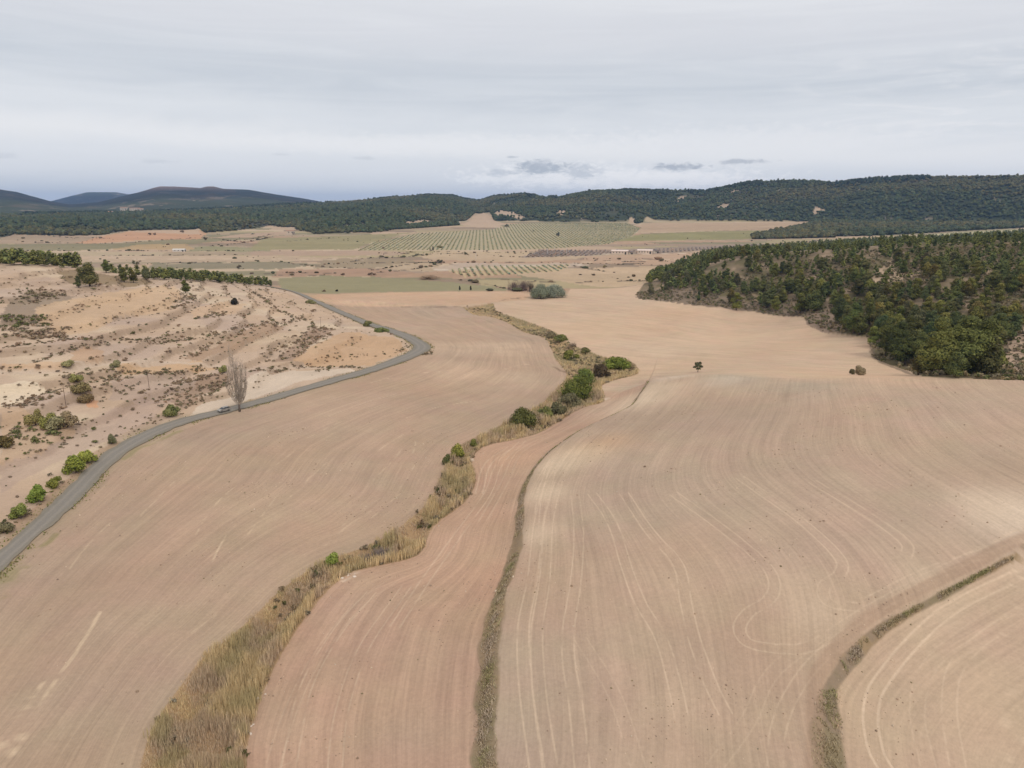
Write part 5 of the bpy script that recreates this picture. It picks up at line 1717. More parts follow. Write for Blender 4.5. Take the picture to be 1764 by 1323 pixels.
def twiggy(name, label, px_, py_, w, h_, seed, rgb, n=60, group=None, cat="bush", r0=0.05):
    r = np.random.default_rng(seed); g = Geo()
    for i in range(n):
        x0, y0 = r.normal(0, w * 0.16, 2); a = r.uniform(0, 2 * pi); l = h_ * r.uniform(0.5, 1.0); o = r.uniform(0.05, 0.35) * l
        b = np.array([x0, y0, -0.1]); m_ = b + (cos(a) * o * 0.4, sin(a) * o * 0.4, l * 0.55); e = b + (cos(a) * o, sin(a) * o, l)
        g.tube([b, m_, e], [r0, r0 * 0.7, r0 * 0.25], 3, False)
        for q in range(6):
            t = r.uniform(0.3, 0.95); s_ = b + (e - b) * t; a2 = r.uniform(0, 2 * pi); l2 = l * r.uniform(0.12, 0.3)
            g.tube([s_, s_ + (cos(a2) * l2 * 0.6, sin(a2) * l2 * 0.6, l2)], [r0 * 0.5, r0 * 0.2], 3, False)
    me = g.mesh(name, plain_mat("bare_twigs", tuple(lin(rgb)), 0.9, noise_amt=0.2))
    p = cast(px_, py_)[0]
    return link(name, me, None, (p[0], p[1], place_z(p[0], p[1])), label=label, category=cat, group=group)


twiggy("bare_thicket", "leafless mauve thicket left of the silvery willows, taller part", 902, 501, 14, 9.0, 821, (128, 108, 100), 90, r0=0.11)
twiggy("bare_thicket", "leafless mauve thicket at the left end, lower part beside the green field tip", 884, 500, 13, 8.0, 822, (134, 114, 104), 90, r0=0.11)
twiggy("bare_thicket", "dark leafless tree touching the left side of the silvery willows", 914, 503, 8, 8.5, 823, (104, 90, 78), 60, r0=0.11)
twiggy("bare_thicket", "silvery grey leafless bush at the creek bend right of the bright green bush", 655, 960, 6.0, 2.2, 824, (168, 152, 142), 240, r0=0.025)
twiggy("bare_thicket", "grey leafless bush left of the silvery grey one in the creek bend", 627, 966, 4.5, 1.6, 825, (160, 144, 136), 160, r0=0.025)
twiggy("bare_thicket", "lone grey twiggy bush in the upper creek bed", 985, 598, 8.0, 2.5, 826, (150, 132, 108), 70, r0=0.06)

# small tree on the crest of the field
r = np.random.default_rng(830)
p = cast(1202, 641)[0]
t = thing("small_tree", "small dark green tree alone on the crest of the big ploughed field", "tree", (p[0], p[1], place_z(p[0], p[1])))
V, F, C = crown(r, [(-0.6, 0, 3.3, .9, .7), (.7, .2, 3.5, .8, .6), (0, 0, 2.5, 1.3, .8), (1.2, -.1, 2.2, .8, .5), (-1.2, .2, 1.9, .8, .5), (.2, .1, 1.3, 1.0, .5)], 500, 0.24, (62, 66, 42), (112, 114, 78), 0.6)
link("crown", make_mesh("crown", V, F, MAT_LEAF, {'paint': ('FACE', C)}), t)
g = Geo(); g.tube([(0, 0, -.2), (.05, 0, 1), (-.05, 0, 2), (0, 0, 3.2)], [.14, .12, .09, .04], 6)
for a in (0.3, 2.0, 4.0, 5.3):
    g.tube([(0, 0, 1.1), (.5 * cos(a), .5 * sin(a), 1.8), (1.0 * cos(a), 1.0 * sin(a), 2.4)], [.07, .05, .02], 5)
link("trunk", g.mesh("trunk", MAT_BARK), t)

# upright little conifers
for px_, py_, h_, lab in ((741, 433, 6.5, "thinner left one of two black cypresses on the plain"), (746, 432, 7.5, "thicker right one of two black cypresses on the plain"),
                          (792, 500, 4.0, "left one of two dark upright shrubs on the front edge of the green field"), (811, 500, 4.0, "right one of two dark upright shrubs on the front edge of the green field")):
    r = np.random.default_rng(int(px_)); p = cast(px_, py_)[0]
    t = thing("cypress", lab, "tree", (p[0], p[1], place_z(p[0], p[1]) - 0.1))
    wd = 0.19 if px_ != 741 else 0.12
    V, F, C = crown(r, [(0, 0, h_ * z, h_ * wd * (1.1 - abs(z - .4)), h_ * .2) for z in (.2, .4, .6, .8)], 200, 0.3, (34, 38, 26), (60, 62, 40))
    link("crown", make_mesh("crown", V, F, MAT_LEAF, {'paint': ('FACE', C)}), t)
    g = Geo(); g.tube([(0, 0, -.2), (0, 0, h_ * .3)], [.15, .12], 6); link("trunk", g.mesh("trunk", MAT_BARK), t)

# ------------------------------------------------------------------ the bare poplar by the road
def poplar():
    r = np.random.default_rng(42)
    p = cast(413, 709)[0]
    t = thing("poplar_tree", "tall leafless poplar with upswept branches beside the road, next to the car", "tree", (p[0], p[1], place_z(p[0], p[1]) - 0.1))
    g = Geo(); g.tube([(0, 0, -.3), (0, 0, 1.2), (.05, 0, 2.6)], [.42, .34, .32], 9)
    link("trunk", g.mesh("trunk", MAT_BARK, smooth=True), t)
    g = Geo()
    leaders = [(-1.6, 20.0, 0.0), (-1.0, 17.5, 0.7), (0.4, 15.0, -0.6), (1.5, 15.5, 0.5), (2.2, 14.0, -0.3), (2.8, 11.5, 0.6), (-2.6, 12.0, -0.7), (0.9, 13.0, 1.2), (-0.5, 18.5, -0.6),
               (-3.4, 8.0, 0.3), (2.7, 14.0, 0.9), (0.0, 16.5, 0.9), (-1.9, 15.0, -1.0), (1.9, 12.0, -1.2), (3.1, 9.0, -0.5), (-0.9, 12.0, 1.4)]
    for dx, hh0, dy in leaders:
        n = 9; P = []
        for i in range(n + 1):
            s = i / n
            spread = 1 - (1 - s) ** 2.2
            P.append(np.array([dx * spread + r.normal(0, .08), dy * spread + r.normal(0, .08), 2.0 + (hh0 - 2.0) * s ** 1.05]))
        R0 = 0.05 + 0.005 * hh0
        g.tube(P, [R0 * (1 - 0.9 * i / n) for i in range(n + 1)], 5, False)
        for q in range(64):
            s = r.uniform(0.10, 1.0); k = s * n; i = min(int(k), n - 1); b = P[i] + (P[i + 1] - P[i]) * (k - i)
            a = r.uniform(0, 2 * pi); l = r.uniform(0.7, 2.3) * (1 - 0.35 * s); o = l * r.uniform(0.3, 0.75)
            m_ = b + np.array([cos(a) * o * .7, sin(a) * o * .7, l * .45]); e = b + np.array([cos(a) * o, sin(a) * o, l])
            g.tube([b, m_, e], [.022, .016, .008], 3, False)
            for w_ in range(5):
                u = r.uniform(.2, 1.0); c = b + (e - b) * u; a2 = r.uniform(0, 2 * pi); l2 = r.uniform(.3, .9)
                g.tube([c, c + np.array([cos(a2) * l2 * .5, sin(a2) * l2 * .5, l2])], [.012, .006], 3, False)
    t.scale = (1.05, 1.05, 1.12)
    link("branches", g.mesh("branches", plain_mat("grey_twigs", tuple(lin((178, 164, 148))), 0.9, noise_amt=0.2)), t)


poplar()

# ------------------------------------------------------------------ the car
def car():
    p = cast(389, 713)[0]
    i = int(np.argmin(((road_w - p) ** 2).sum(1)))
    d = road_w[min(i + 4, len(road_w) - 1)] - road_w[i - 4]; d /= np.linalg.norm(d)
    # on the right half of the road, coming towards the viewer
    ctr = road_w[i] + np.array([-d[1], d[0]]) * -0.9
    ang = math.atan2(-d[1], -d[0])
    t = thing("parked_car", "silver hatchback with dark windows standing on the road beside the bare poplar", "car", (ctr[0], ctr[1], place_z(*ctr) + 0.32), None, ang)
    silver = plain_mat("silver_paint", (0.30, 0.275, 0.24), 0.6, 0.0, 0.04, spec=0.5); dark = plain_mat("dark_glass", (0.02, 0.024, 0.028), 0.08, 0, 0.05, spec=0.6)
    tyre = plain_mat("rubber", (0.02, 0.02, 0.02), 0.85); rim = plain_mat("alloy", (0.35, 0.35, 0.35), 0.35, 0.8, 0.05); blk = plain_mat("black_trim", (0.03, 0.03, 0.03), 0.6)
    red = plain_mat("red_lens", (0.35, 0.02, 0.015), 0.25); clr = plain_mat("clear_lens", (0.75, 0.76, 0.78), 0.15, spec=0.6)

    def prism(prof, hw_, taper=0.0, zt=1.5):
        g = Geo(); n = len(prof)
        def w_(z): return hw_ - taper * max(0, z - 0.85)
        V = [(x, w_(z), z) for x, z in prof] + [(x, -w_(z), z) for x, z in prof]
        F = [tuple(range(n)), tuple(range(2 * n - 1, n - 1, -1))] + [((i + 1) % n, i, i + n, (i + 1) % n + n) for i in range(n)]
        g.add(V, F); return g
    # x forward
    body = prism([(-2.02, .35), (-2.08, .62), (-2.02, .98), (-1.6, 1.02), (1.0, .98), (1.75, .84), (2.05, .68), (2.08, .42), (1.95, .28), (1.65, .26), (1.55, .52), (1.28, .64), (1.0, .52), (.9, .25),
                  (-.9, .25), (-1.0, .52), (-1.28, .64), (-1.56, .52), (-1.66, .26)], .88)
    link("body", body.mesh("body", silver, 0.03), t)
    cab = prism([(-1.95, .97), (-1.70, 1.38), (-1.3, 1.47), (.1, 1.46), (.45, 1.36), (1.15, .95)], .84, .28)
    link("window", cab.mesh("window", dark, 0.02), t)
    rf = prism([(-1.66, 1.41), (-1.3, 1.492), (.1, 1.482), (.42, 1.385), (.3, 1.37), (-1.5, 1.38)], .80, .22)
    link("roof", rf.mesh("roof", silver, 0.012), t)
    for s in (-1, 1):
        g = Geo()
        for x0, x1 in ((-.72, -.62), (.42, .52)):
            y = s * .76
            g.box(x0, x1, min(y, y + s * .02), max(y, y + s * .02), .97, 1.4)
        link("pillar", g.mesh("pillar", silver), t)
    for x in (-1.28, 1.28):
        for s in (-1, 1):
            g = Geo(); g.cyl((x, s * .80, .31), .315, .2, 'y', 20); w = link("wheel", g.mesh("wheel", tyre, 0.02), t)
            g = Geo(); g.cyl((x, s * .895, .31), .20, .03, 'y', 12); link("rim", g.mesh("rim", rim), w)
    for s in (-1, 1):
        g = Geo(); g.box(1.86, 2.07, s * .62 - .16, s * .62 + .16, .60, .74); link("headlight", g.mesh("headlight", clr, 0.02), t)
        g = Geo(); g.box(-2.085, -1.95, s * .74 - .1, s * .74 + .1, .72, 1.0); link("tail_light", g.mesh("tail_light", red, 0.015), t)
        g = Geo(); g.box(.78, .95, s * .96 - .08, s * .96 + .08, .92, 1.06); link("side_mirror", g.mesh("side_mirror", silver, 0.02), t)
    g = Geo(); g.box(2.03, 2.10, -.5, .5, .44, .60); link("grille", g.mesh("grille", blk), t)
    g = Geo(); g.box(-2.12, -1.98, -.86, .86, .34, .56); link("bumper", g.mesh("bumper", blk, 0.02), t)


car()

# ------------------------------------------------------------------ buildings on the plain
WALL = plain_mat("pale_render", tuple(lin((214, 198, 178), 0.85)), 0.9, noise_amt=0.12, noise_scale=0.6)
WALLW = plain_mat("white_render", tuple(lin((226, 220, 210), 0.85)), 0.9, noise_amt=0.1, noise_scale=0.6)
ROOF = plain_mat("grey_roof", tuple(lin((128, 112, 108))), 0.85, noise_amt=0.2, noise_scale=0.8)
ROOFR = plain_mat("tile_roof", tuple(lin((176, 138, 114))), 0.85, noise_amt=0.2, noise_scale=0.8)
DARKW = plain_mat("dark_opening", (0.03, 0.028, 0.025), 0.6)


def shed(label, px_, py_, L_, W_, H_, rot, wall=WALL, roof=ROOF, openings=5, name="farm_shed", cat="shed", door_x=None):
    p = cast(px_, py_)[0]
    t = thing(name, label, cat, (p[0], p[1], place_z(*p) - 0.2), None, rot)
    g = Geo(); hl_, hw_ = L_ / 2, W_ / 2; rz = H_ + W_ * 0.16
    V = [(-hl_, -hw_, 0), (hl_, -hw_, 0), (hl_, hw_, 0), (-hl_, hw_, 0), (-hl_, -hw_, H_), (hl_, -hw_, H_), (hl_, hw_, H_), (-hl_, hw_, H_), (-hl_, 0, rz), (hl_, 0, rz)]
    g.add(V, [(0, 1, 5, 4), (2, 3, 7, 6), (1, 2, 6, 9, 5), (3, 0, 4, 8, 7)])
    w = link("wall", g.mesh("wall", wall), t)
    g = Geo(); o = 0.5
    for s in (-1, 1):
        y1 = s * (hw_ + o); z1 = H_ - o * 0.32
        V = [(-hl_ - o, 0, rz + .05), (hl_ + o, 0, rz + .05), (hl_ + o, y1, z1 + .05), (-hl_ - o, y1, z1 + .05)]
        V2 = [(x, y, z + .2) for x, y, z in V]
        f = [(0, 1, 2, 3), (7, 6, 5, 4), (0, 4, 5, 1), (1, 5, 6, 2), (2, 6, 7, 3), (3, 7, 4, 0)]
        g.add(V + V2, f if s < 0 else [q[::-1] for q in f])
    link("roof", g.mesh("roof", roof), t)
    for i in range(openings):
        x = -hl_ + L_ * (i + .7) / (openings + .4)
        g = Geo(); g.box(x - .7, x + .7, -hw_ - .06, -hw_ + .05, H_ * .45, H_ * .78); link("window", g.mesh("window", DARKW), t)
    g = Geo(); x = hl_ * .72 if door_x is None else door_x
    g.box(x - 1.1, x + 1.1, -hw_ - .07, -hw_ + .05, 0.0, H_ * .75); link("door", g.mesh("door", DARKW), t)
    g = Geo(); g.box(hl_ - .05, hl_ + .07, -1.8, 1.8, 0, H_ * .8); link("door", g.mesh("door", DARKW), t)


SHEDW = plain_mat("shed_wall", tuple(lin((216, 196, 176), 1)), 0.9, noise_amt=0.2, noise_scale=0.5)
SHEDR = plain_mat("shed_roof", tuple(lin((224, 204, 190), .95)), 0.8, noise_amt=0.1, noise_scale=0.5)
shed("left one of two long low farm sheds with pale walls on the plain", 1068, 438, 24, 9, 5.0, radians(-16), SHEDW, SHEDR)
shed("right one of two long low farm sheds with pale walls on the plain", 1111, 437, 22, 9, 5.0, radians(-14), SHEDW, SHEDR)
shed("small pale outbuilding between the two long farm sheds", 1086, 438, 6, 5, 3.6, radians(-10), openings=1)
shed("small pale annex at the right end of the right farm shed", 1130, 436, 7, 6, 4.0, radians(-10), openings=1)
shed("long white low building in the fields at the far left", 309, 433, 18, 7, 3.0, radians(4), WALLW, WALLW, 3, "white_shed")
shed("tiny pale building with dark openings beside the forest strip at the left", 501, 404, 16, 8, 8, radians(5), WALL, ROOFR, 2, "field_house", "house")
for px_, py_, L_, H_, lab in ((233, 363, 40, 10, "longest pale house of the far hamlet on the forest slope"), (214, 363, 26, 12, "tall pale house in the middle of the far hamlet on the forest slope"),
                             (243, 363, 18, 8, "rightmost low house of the far hamlet on the forest slope"), (191, 369, 16, 8, "detached pale house left of the far hamlet on the forest slope")):
    shed(lab, px_, py_, L_, 14, H_, radians(3), WALL, ROOFR, 4, "hamlet_house", "house")
# slim poles on the plain and the slope
POLE = plain_mat("weathered_wood", tuple(lin((132, 112, 96))), 0.9)
STEEL = plain_mat("pale_steel", tuple(lin((214, 206, 196))), 0.6)


def pole(label, px_, py_, h_, r0, arm=True, mat=POLE, rot=0.3):
    p = cast(px_, py_)[0]
    t = thing("utility_pole", label, "pole", (p[0], p[1], place_z(*p) - 0.3), None, rot)
    g = Geo(); g.tube([(0, 0, 0), (0, 0, h_)], [r0, r0 * .7], 8); link("shaft", g.mesh("shaft", mat), t)
    if arm:
        g = Geo(); g.box(-.8, .8, -.06, .06, h_ - .5, h_ - .38); link("crossarm", g.mesh("crossarm", mat), t)
        for x in (-.65, 0, .65):
            g = Geo(); g.tube([(x, 0, h_ - .38), (x, 0, h_ - .2)], [.05, .03], 6); link("insulator", g.mesh("insulator", STEEL), t)


pole("thin wooden pole above the big grey green thicket on the left slope", 114, 701, 7.0, .11)
pole("thin wooden pole on the left slope between the track and the car", 257, 668, 6.0, .10)
pole("thin wooden pole on the terraces beyond the scrubby bank, right of the poplar", 553, 566, 7.0, .10)
for px_, py_, h_, lab in ((943, 437, 9, "leftmost white mast in the grey orchard"), (955, 435, 11, "middle white mast in the grey orchard"), (976, 438, 10, "rightmost white mast in the grey orchard"), (820, 447, 9, "pale mast standing in the pale field, left of a wider one")):
    pole(lab, px_, py_, h_, .35, False, STEEL)

# ------------------------------------------------------------------ reeds, bank grass, scrub
print("reeds")


def blades(name, X, Y, H, Wd, C, lean, label, cat, tip=None, seed=1, base_sink=0.05):
    """one tapering, bending blade per point: two quads"""
    r = np.random.default_rng(seed); n = len(X); Z_ = ground(X, Y) - base_sink
    a = r.uniform(0, 2 * pi, n); f = r.uniform(0, pi, n)
    lx, ly = np.cos(a) * lean * H, np.sin(a) * lean * H
    wx, wy = np.cos(f) * Wd / 2, np.sin(f) * Wd / 2
    def ring(t, wk, lk):
        cx, cy, cz = X + lx * lk, Y + ly * lk, Z_ + H * t
        return np.stack([cx - wx * wk, cy - wy * wk, cz], 1), np.stack([cx + wx * wk, cy + wy * wk, cz], 1)
    a0, b0 = ring(0, 1, 0); a1, b1 = ring(.55, .9, .3); a2, b2 = ring(1.0, .35, 1.0)
    V = np.stack([a0, b0, a1, b1, a2, b2], 1).reshape(-1, 3)
    i = np.arange(n)[:, None] * 6
    F = np.concatenate([i + np.array([[0, 1, 3, 2]]), i + np.array([[2, 3, 5, 4]])])
    tipc = C if tip is None else tip
    CC = np.stack([C * .85, C * .85, C, C, tipc, tipc], 1).reshape(-1, 3)
    me = make_mesh(name, V, F, MAT_DRY, {'paint': ('POINT', CC)})
    return link(name, me, label=label, category=cat, kind='stuff')


r = np.random.default_rng(33)
X, Y = scatter(creek_poly, 0.62, r, 0.5)
d1, _, _ = seg_dist(X, Y, cl_w); d2, _, _ = seg_dist(X, Y, cr_w)
ed = np.minimum(d1, d2); q = np.hypot(X, Y)
dens = sstep(0.0, 0.8, ed) * np.where(q < 120, 1.0, np.where(q < 200, 0.85, 0.6))
sparse = fbm(X, Y, 6, 3, 931)
upper = sstep(290, 330, q)
dens = dens * np.where(upper > 0, 1 - upper * 0.55, 1)
k = r.uniform(size=X.shape) < dens * np.clip(1.5 - 1.6 * sstep(0.55, 0.75, sparse), 0.2, 1)
X, Y, q, ed = X[k], Y[k], q[k], ed[k]
rep = np.where(q < 130, 14, np.where(q < 220, 8, 5))
X = np.repeat(X, rep) + r.normal(0, 0.32, rep.sum()); Y = np.repeat(Y, rep) + r.normal(0, 0.32, rep.sum()); q = np.repeat(q, rep); ed = np.repeat(ed, rep)
print("reeds", len(X))
hgt = (0.7 + 1.9 * sstep(0.3, 0.62, fbm(X, Y, 7, 3, 941))) * r.uniform(0.7, 1.15, len(X)) * (1 - 0.68 * sstep(280, 340, q)) * (0.5 + 0.5 * sstep(0, 1.8, ed))
gold, mauve, oli, pale = lin((220, 190, 150), .96), lin((200, 172, 148), 1.05), lin((176, 158, 118), 1.05), lin((226, 198, 156), 1.05)
m1 = sstep(0.40, 0.60, fbm(X, Y * .6, 3.2, 3, 943))[:, None]; m2 = sstep(0.52, 0.66, fbm(X, Y, 4.5, 3, 945))[:, None]
Cc = gold * (1 - m1) + mauve * m1; Cc = Cc * (1 - m2 * .7) + oli * m2 * .7
Cc = Cc * (1 - sstep(240, 320, q)[:, None] * .35) + pale * sstep(240, 320, q)[:, None] * .35
Cc = Cc * r.uniform(0.7, 1.3, (len(X), 1))
plume = Cc * .6 + lin((212, 186, 144)) * .4
blades("reeds", X, Y, hgt, np.where(q < 130, .075, np.where(q < 220, .12, .2)) * r.uniform(.7, 1.3, len(X)), Cc, r.uniform(.03, .2, len(X)), "tall dry golden reeds filling the winding creek", "reeds", plume, 3)
# low brush in the creek
X, Y = scatter(creek_poly, 2.0, r, .5)
k = (fbm(X, Y, 8, 3, 947) > .56) & (r.uniform(size=X.shape) < np.where(np.hypot(X, Y) < 270, .7, .9)); X, Y = X[k], Y[k]
qf_ = np.where(np.hypot(X, Y) < 270, 1.0, 0.62)
merged("creek_brush", X, Y, r.uniform(.6, 1.7, len(X)) * qf_, r.uniform(.5, 1.2, len(X)) * 1.1, BRUSH + BRUSH_G[:2], MAT_DRY, tones(len(X), .7, 1.15), "low brown and olive brush among the reeds", None, "brush")


def bank_points(P, hwf, dens, seed):
    r = np.random.default_rng(seed)
    s = np.r_[0, np.cumsum(np.linalg.norm(np.diff(P, axis=0), axis=1))]
    n = int(s[-1] * 2 * 1.6 * dens)
    t = r.uniform(0, s[-1], n); x = np.interp(t, s, P[:, 0]); y = np.interp(t, s, P[:, 1])
    g = np.gradient(P, axis=0); g /= np.linalg.norm(g, axis=1)[:, None] + 1e-9
    gx_, gy_ = np.interp(t, s, g[:, 0]), np.interp(t, s, g[:, 1])
    w = np.interp(np.hypot(x, y), hwf[0], hwf[1]); o = np.clip(r.normal(0, .5, n), -1.15, 1.15) * w
    return x + gy_ * o, y - gx_ * o, r


bxs, bys = [], []
for P, hwf, sd in ((bank_w, ([75, 110, 150, 190, 260], [1.35, 1.15, .75, .35, .2]), 51), (bank2_w, ([75, 92, 102, 120, 160], [1.8, 1.8, .9, .35, .22]), 52)):
    x, y, r = bank_points(P, hwf, 26, sd)
    bxs.append(x); bys.append(y)
X, Y = np.concatenate(bxs), np.concatenate(bys)
k = (fbm(X, Y, 2.4, 3, 951) > .36) & (fbm(X, Y, 9, 2, 957) > .27); X, Y = X[k], Y[k]
m1 = sstep(.4, .62, fbm(X, Y, 3, 3, 953))[:, None]; m2 = sstep(.52, .66, fbm(X, Y, 4, 3, 955))[:, None]
Cc = lin((176, 158, 124), 1) * (1 - m1) + lin((184, 164, 142), 1) * m1; Cc = Cc * (1 - m2 * .7) + lin((150, 146, 92), 1) * m2 * .7
Cc = Cc * r.uniform(.65, 1.25, (len(X), 1))
blades("bank_grass", X, Y, r.uniform(.15, .55, len(X)), r.uniform(.06, .13, len(X)), Cc, r.uniform(.2, .8, len(X)), "greyish dry grass and weeds on the two field banks", "grass", None, 5)

# scrub tufts on the left slope and verges
TUFT_ME = {}
for nm, kinds in (("b", BRUSH), ("g", BRUSH_G), ("r", BRUSH_R)):
    TUFT_ME[nm] = [make_mesh("scrub_tuft", V, F, MAT_DRY, {'paint': ('FACE', C)}) for V, F, C in kinds]
S_LINES = [
    ([(0, 578), (60, 573), (118, 566)], 1.2, 40, .8, "b", "small tuft on the thin step under the smooth ochre plateau field", "tufts on the thin step"),
    ([(215, 585), (280, 588), (345, 583), (380, 576)], 1.4, 50, .8, "b", "small tuft on the step between the two pale terraces", "tufts between the pale terraces"),
    ([(0, 600), (60, 592), (130, 584), (180, 587)], 1.4, 45, .8, "r", "small tuft along the upper edge of the grey terrace at the left", "tufts along the grey terrace"),
    ([(60, 625), (130, 600), (165, 592), (185, 585)], 1.6, 40, .8, "r", "tuft on the back of the ochre knoll at the left", "tufts on the ochre knoll"),
    ([(150, 800), (220, 745), (300, 700)], 3.0, 30, .6, "b", "small tuft on the smooth pinkish plot above the road", "tufts on the pinkish plot"),
# polyline, width m, count, size m, colour, label, group
    ([(312, 617), (345, 605), (395, 578), (440, 562), (490, 556), (530, 549)], 5, 90, 1.3, "r", "brownish tuft on the long scrubby bank above the poplar", "tufts on the long bank above the poplar"),
    ([(468, 622), (500, 600), (549, 566), (572, 568)], 5, 70, 1.2, "r", "reddish tuft on the short slanting bank between two ochre plots", "tufts on the short slanting bank"),
    ([(500, 618), (530, 596), (565, 575)], 4, 40, 1.1, "r", "reddish tuft on the short slanting bank between two ochre plots", "tufts on the short slanting bank"),
    ([(283, 692), (310, 668), (345, 652), (395, 656)], 6, 80, 1.2, "r", "rusty brown tuft on the bank behind the parked car", "tufts on the bank behind the car"),
    ([(295, 700), (340, 685), (385, 662)], 5, 50, 1.0, "b", "rusty brown tuft on the bank behind the parked car", "tufts on the bank behind the car"),
    ([(180, 645), (210, 640), (260, 644), (330, 638), (390, 634)], 1.5, 60, 1.0, "b", "dark tuft in the row below the pale track", "tufts in the row below the track"),
    ([(430, 640), (500, 634), (560, 632), (620, 634)], 1.2, 45, .9, "b", "small tuft in the row along the pale strip right of the poplar", "tufts in the row right of the poplar"),
    ([(0, 550), (30, 548), (70, 560)], 8, 50, 1.8, "g", "olive green tuft on the gully side at the left margin", "tufts on the gully side at the left margin"),
    ([(0, 572), (30, 570), (60, 582), (120, 578)], 3, 40, 1.5, "r", "orange brown tuft below the gully at the left margin", "tufts below the gully"),
    ([(20, 520), (60, 508), (120, 510)], 7, 60, 1.5, "b", "grey tuft on the eroded slope below the left crest", "tufts on the eroded slope"),
    ([(325, 508), (315, 525), (295, 532), (262, 536)], 4, 50, 1.3, "b", "brown tuft in the gully below the single pine", "tufts in the gully below the single pine"),
    ([(425, 498), (450, 512), (485, 538), (530, 552)], 1.5, 45, 1.2, "b", "dark tuft on the thin line running down to the road", "tufts on the thin line"),
    ([(340, 548), (370, 543), (395, 538)], 3, 20, 1.3, "b", "dark tuft on the low step below the black green bush", "tufts on the low step"),
    ([(0, 760), (40, 745), (80, 760), (120, 722)], 9, 60, 1.1, "g", "dark olive tuft on the sandy slope at the lower left", "tufts on the sandy slope"),
    ([(0, 690), (40, 700), (90, 672), (60, 690)], 5, 50, 1.0, "r", "orange brown tuft on the white ground at the left", "tufts on the white ground"),
    ([(120, 650), (150, 655), (200, 650), (180, 680)], 8, 60, 1.0, "b", "brown tuft between the line of shrubs and the smooth pinkish plot", "tufts right of the line of shrubs"),
    ([(0, 925), (60, 880), (120, 830), (180, 785), (215, 765), (250, 740), (300, 722)], 1.6, 80, .7, "b", "small dry tuft on the reddish verge left of the road", "tufts on the left verge"),
    ([(560, 640), (600, 615), (690, 605), (705, 590)], 3, 30, .9, "b", "tuft on the ochre tip inside the road bend", "tufts inside the road bend"),
    ([(590, 545), (640, 563), (700, 583)], 1.5, 25, .9, "g", "low green tuft on the left verge of the far road", "tufts along the far road"),
    ([(725, 612), (742, 606), (735, 598)], 2, 14, 1.1, "b", "grey tuft heaped outside the road bend", "tufts outside the road bend"),
    ([(130, 582), (200, 585), (270, 588), (360, 575)], 4, 45, .9, "b", "scattered brown tuft on the pale terrace above the track", "tufts on the pale terrace")]
tufts = []
r = np.random.default_rng(61)
for pts, w_, n, sz, kd, lab, grp in S_LINES:
    n = int(n * 1.7)
    P = Wp(pts, smooth=4); s = np.r_[0, np.cumsum(np.linalg.norm(np.diff(P, axis=0), axis=1))]
    t = r.uniform(0, s[-1], n)
    x = np.interp(t, s, P[:, 0]) + r.normal(0, w_ * .6, n); y = np.interp(t, s, P[:, 1]) + r.normal(0, w_ * .6, n)
    h0 = sz * r.gamma(4, .12, n) + .18
    for i in range(n):
        dd_, ss_, _ = seg_dist(np.array([x[i]]), np.array([y[i]]), road_w)
        if dd_[0] > 4.6:
            tufts.append((h0[i] / math.hypot(x[i], y[i]), x[i], y[i], h0[i], kd, lab, grp))
# loose ones everywhere on the slope
hill_poly = np.vstack([road_w[5:-4], Wp([(420, 489), (300, 484), (100, 460), (0, 458), (-60, 460)]), Wp([(-120, 700)])])
X, Y = scatter(hill_poly, 2.3, r, .5)
e_ = 1.5
sg_ = np.hypot(ground(X + e_, Y) - ground(X - e_, Y), ground(X, Y + e_) - ground(X, Y - e_)) / (2 * e_)
dens = sstep(.56, .66, fbm(X, Y, 22, 4, 961)) * .12 + .012 + .6 * sstep(.28, .42, sg_)
k = r.uniform(size=X.shape) < dens; X, Y = X[k], Y[k]
dd_, ss_, _ = seg_dist(X, Y, road_w); k = dd_ > 5; X, Y = X[k], Y[k]
print("tufts", len(tufts), "loose", len(X))
tufts.sort(key=lambda a: -a[0])
for s_, x, y, h0, kd, lab, grp in tufts[:290]:
    o = link("scrub_tuft", TUFT_ME[kd][int(r.integers(5))], None, (x, y, place_z(x, y) - .12), label=lab, category="shrub", group=grp)
    w_ = h0 * r.uniform(.8, 1.4); o.scale = (w_, w_, h0); o.rotation_euler = (0, 0, r.uniform(0, 6.28))
XX = np.concatenate([X, [a[1] for a in tufts[290:]]]); YY = np.concatenate([Y, [a[2] for a in tufts[290:]]])
HH = np.concatenate([r.gamma(4, .11, len(X)) + .1, [a[3] for a in tufts[290:]]])
merged("scrub", XX, YY, HH, HH * r.uniform(.9, 1.7, len(XX)), BRUSH + BRUSH_R[:3] + BRUSH_G[:2], MAT_DRY, tones(len(XX), .75, 1.25), "small scattered brown scrub on the terraced slope left of the road", None, "scrub")
# stony scree: scrub on the pale slope at the right and the foot of the wooded hill
sx_, sy_ = [], []
for pts, sp in (([(1723, 654), (1733, 600), (1764, 560), (1950, 560), (1950, 656)], 2.0), ([(1098, 511), (1110, 498), (1160, 496), (1250, 512), (1380, 522), (1390, 543), (1300, 533), (1200, 524)], 2.6), ([(1388, 547), (1402, 535), (1445, 545), (1445, 572), (1420, 573), (1394, 561)], 2.2)):
    a, b = scatter(Wp(pts), sp, r, .5); kk = r.uniform(size=a.shape) < .55; sx_.append(a[kk]); sy_.append(b[kk])
sx_, sy_ = np.concatenate(sx_), np.concatenate(sy_)
merged("slope_scrub", sx_, sy_, r.uniform(.3, .8, len(sx_)), r.uniform(.4, 1.0, len(sx_)), BRUSH + BRUSH_G[:2], MAT_DRY, tones(len(sx_), .6, 1.1), "sparse dark scrub on the stony slopes at the foot of the wood", None, "scrub")
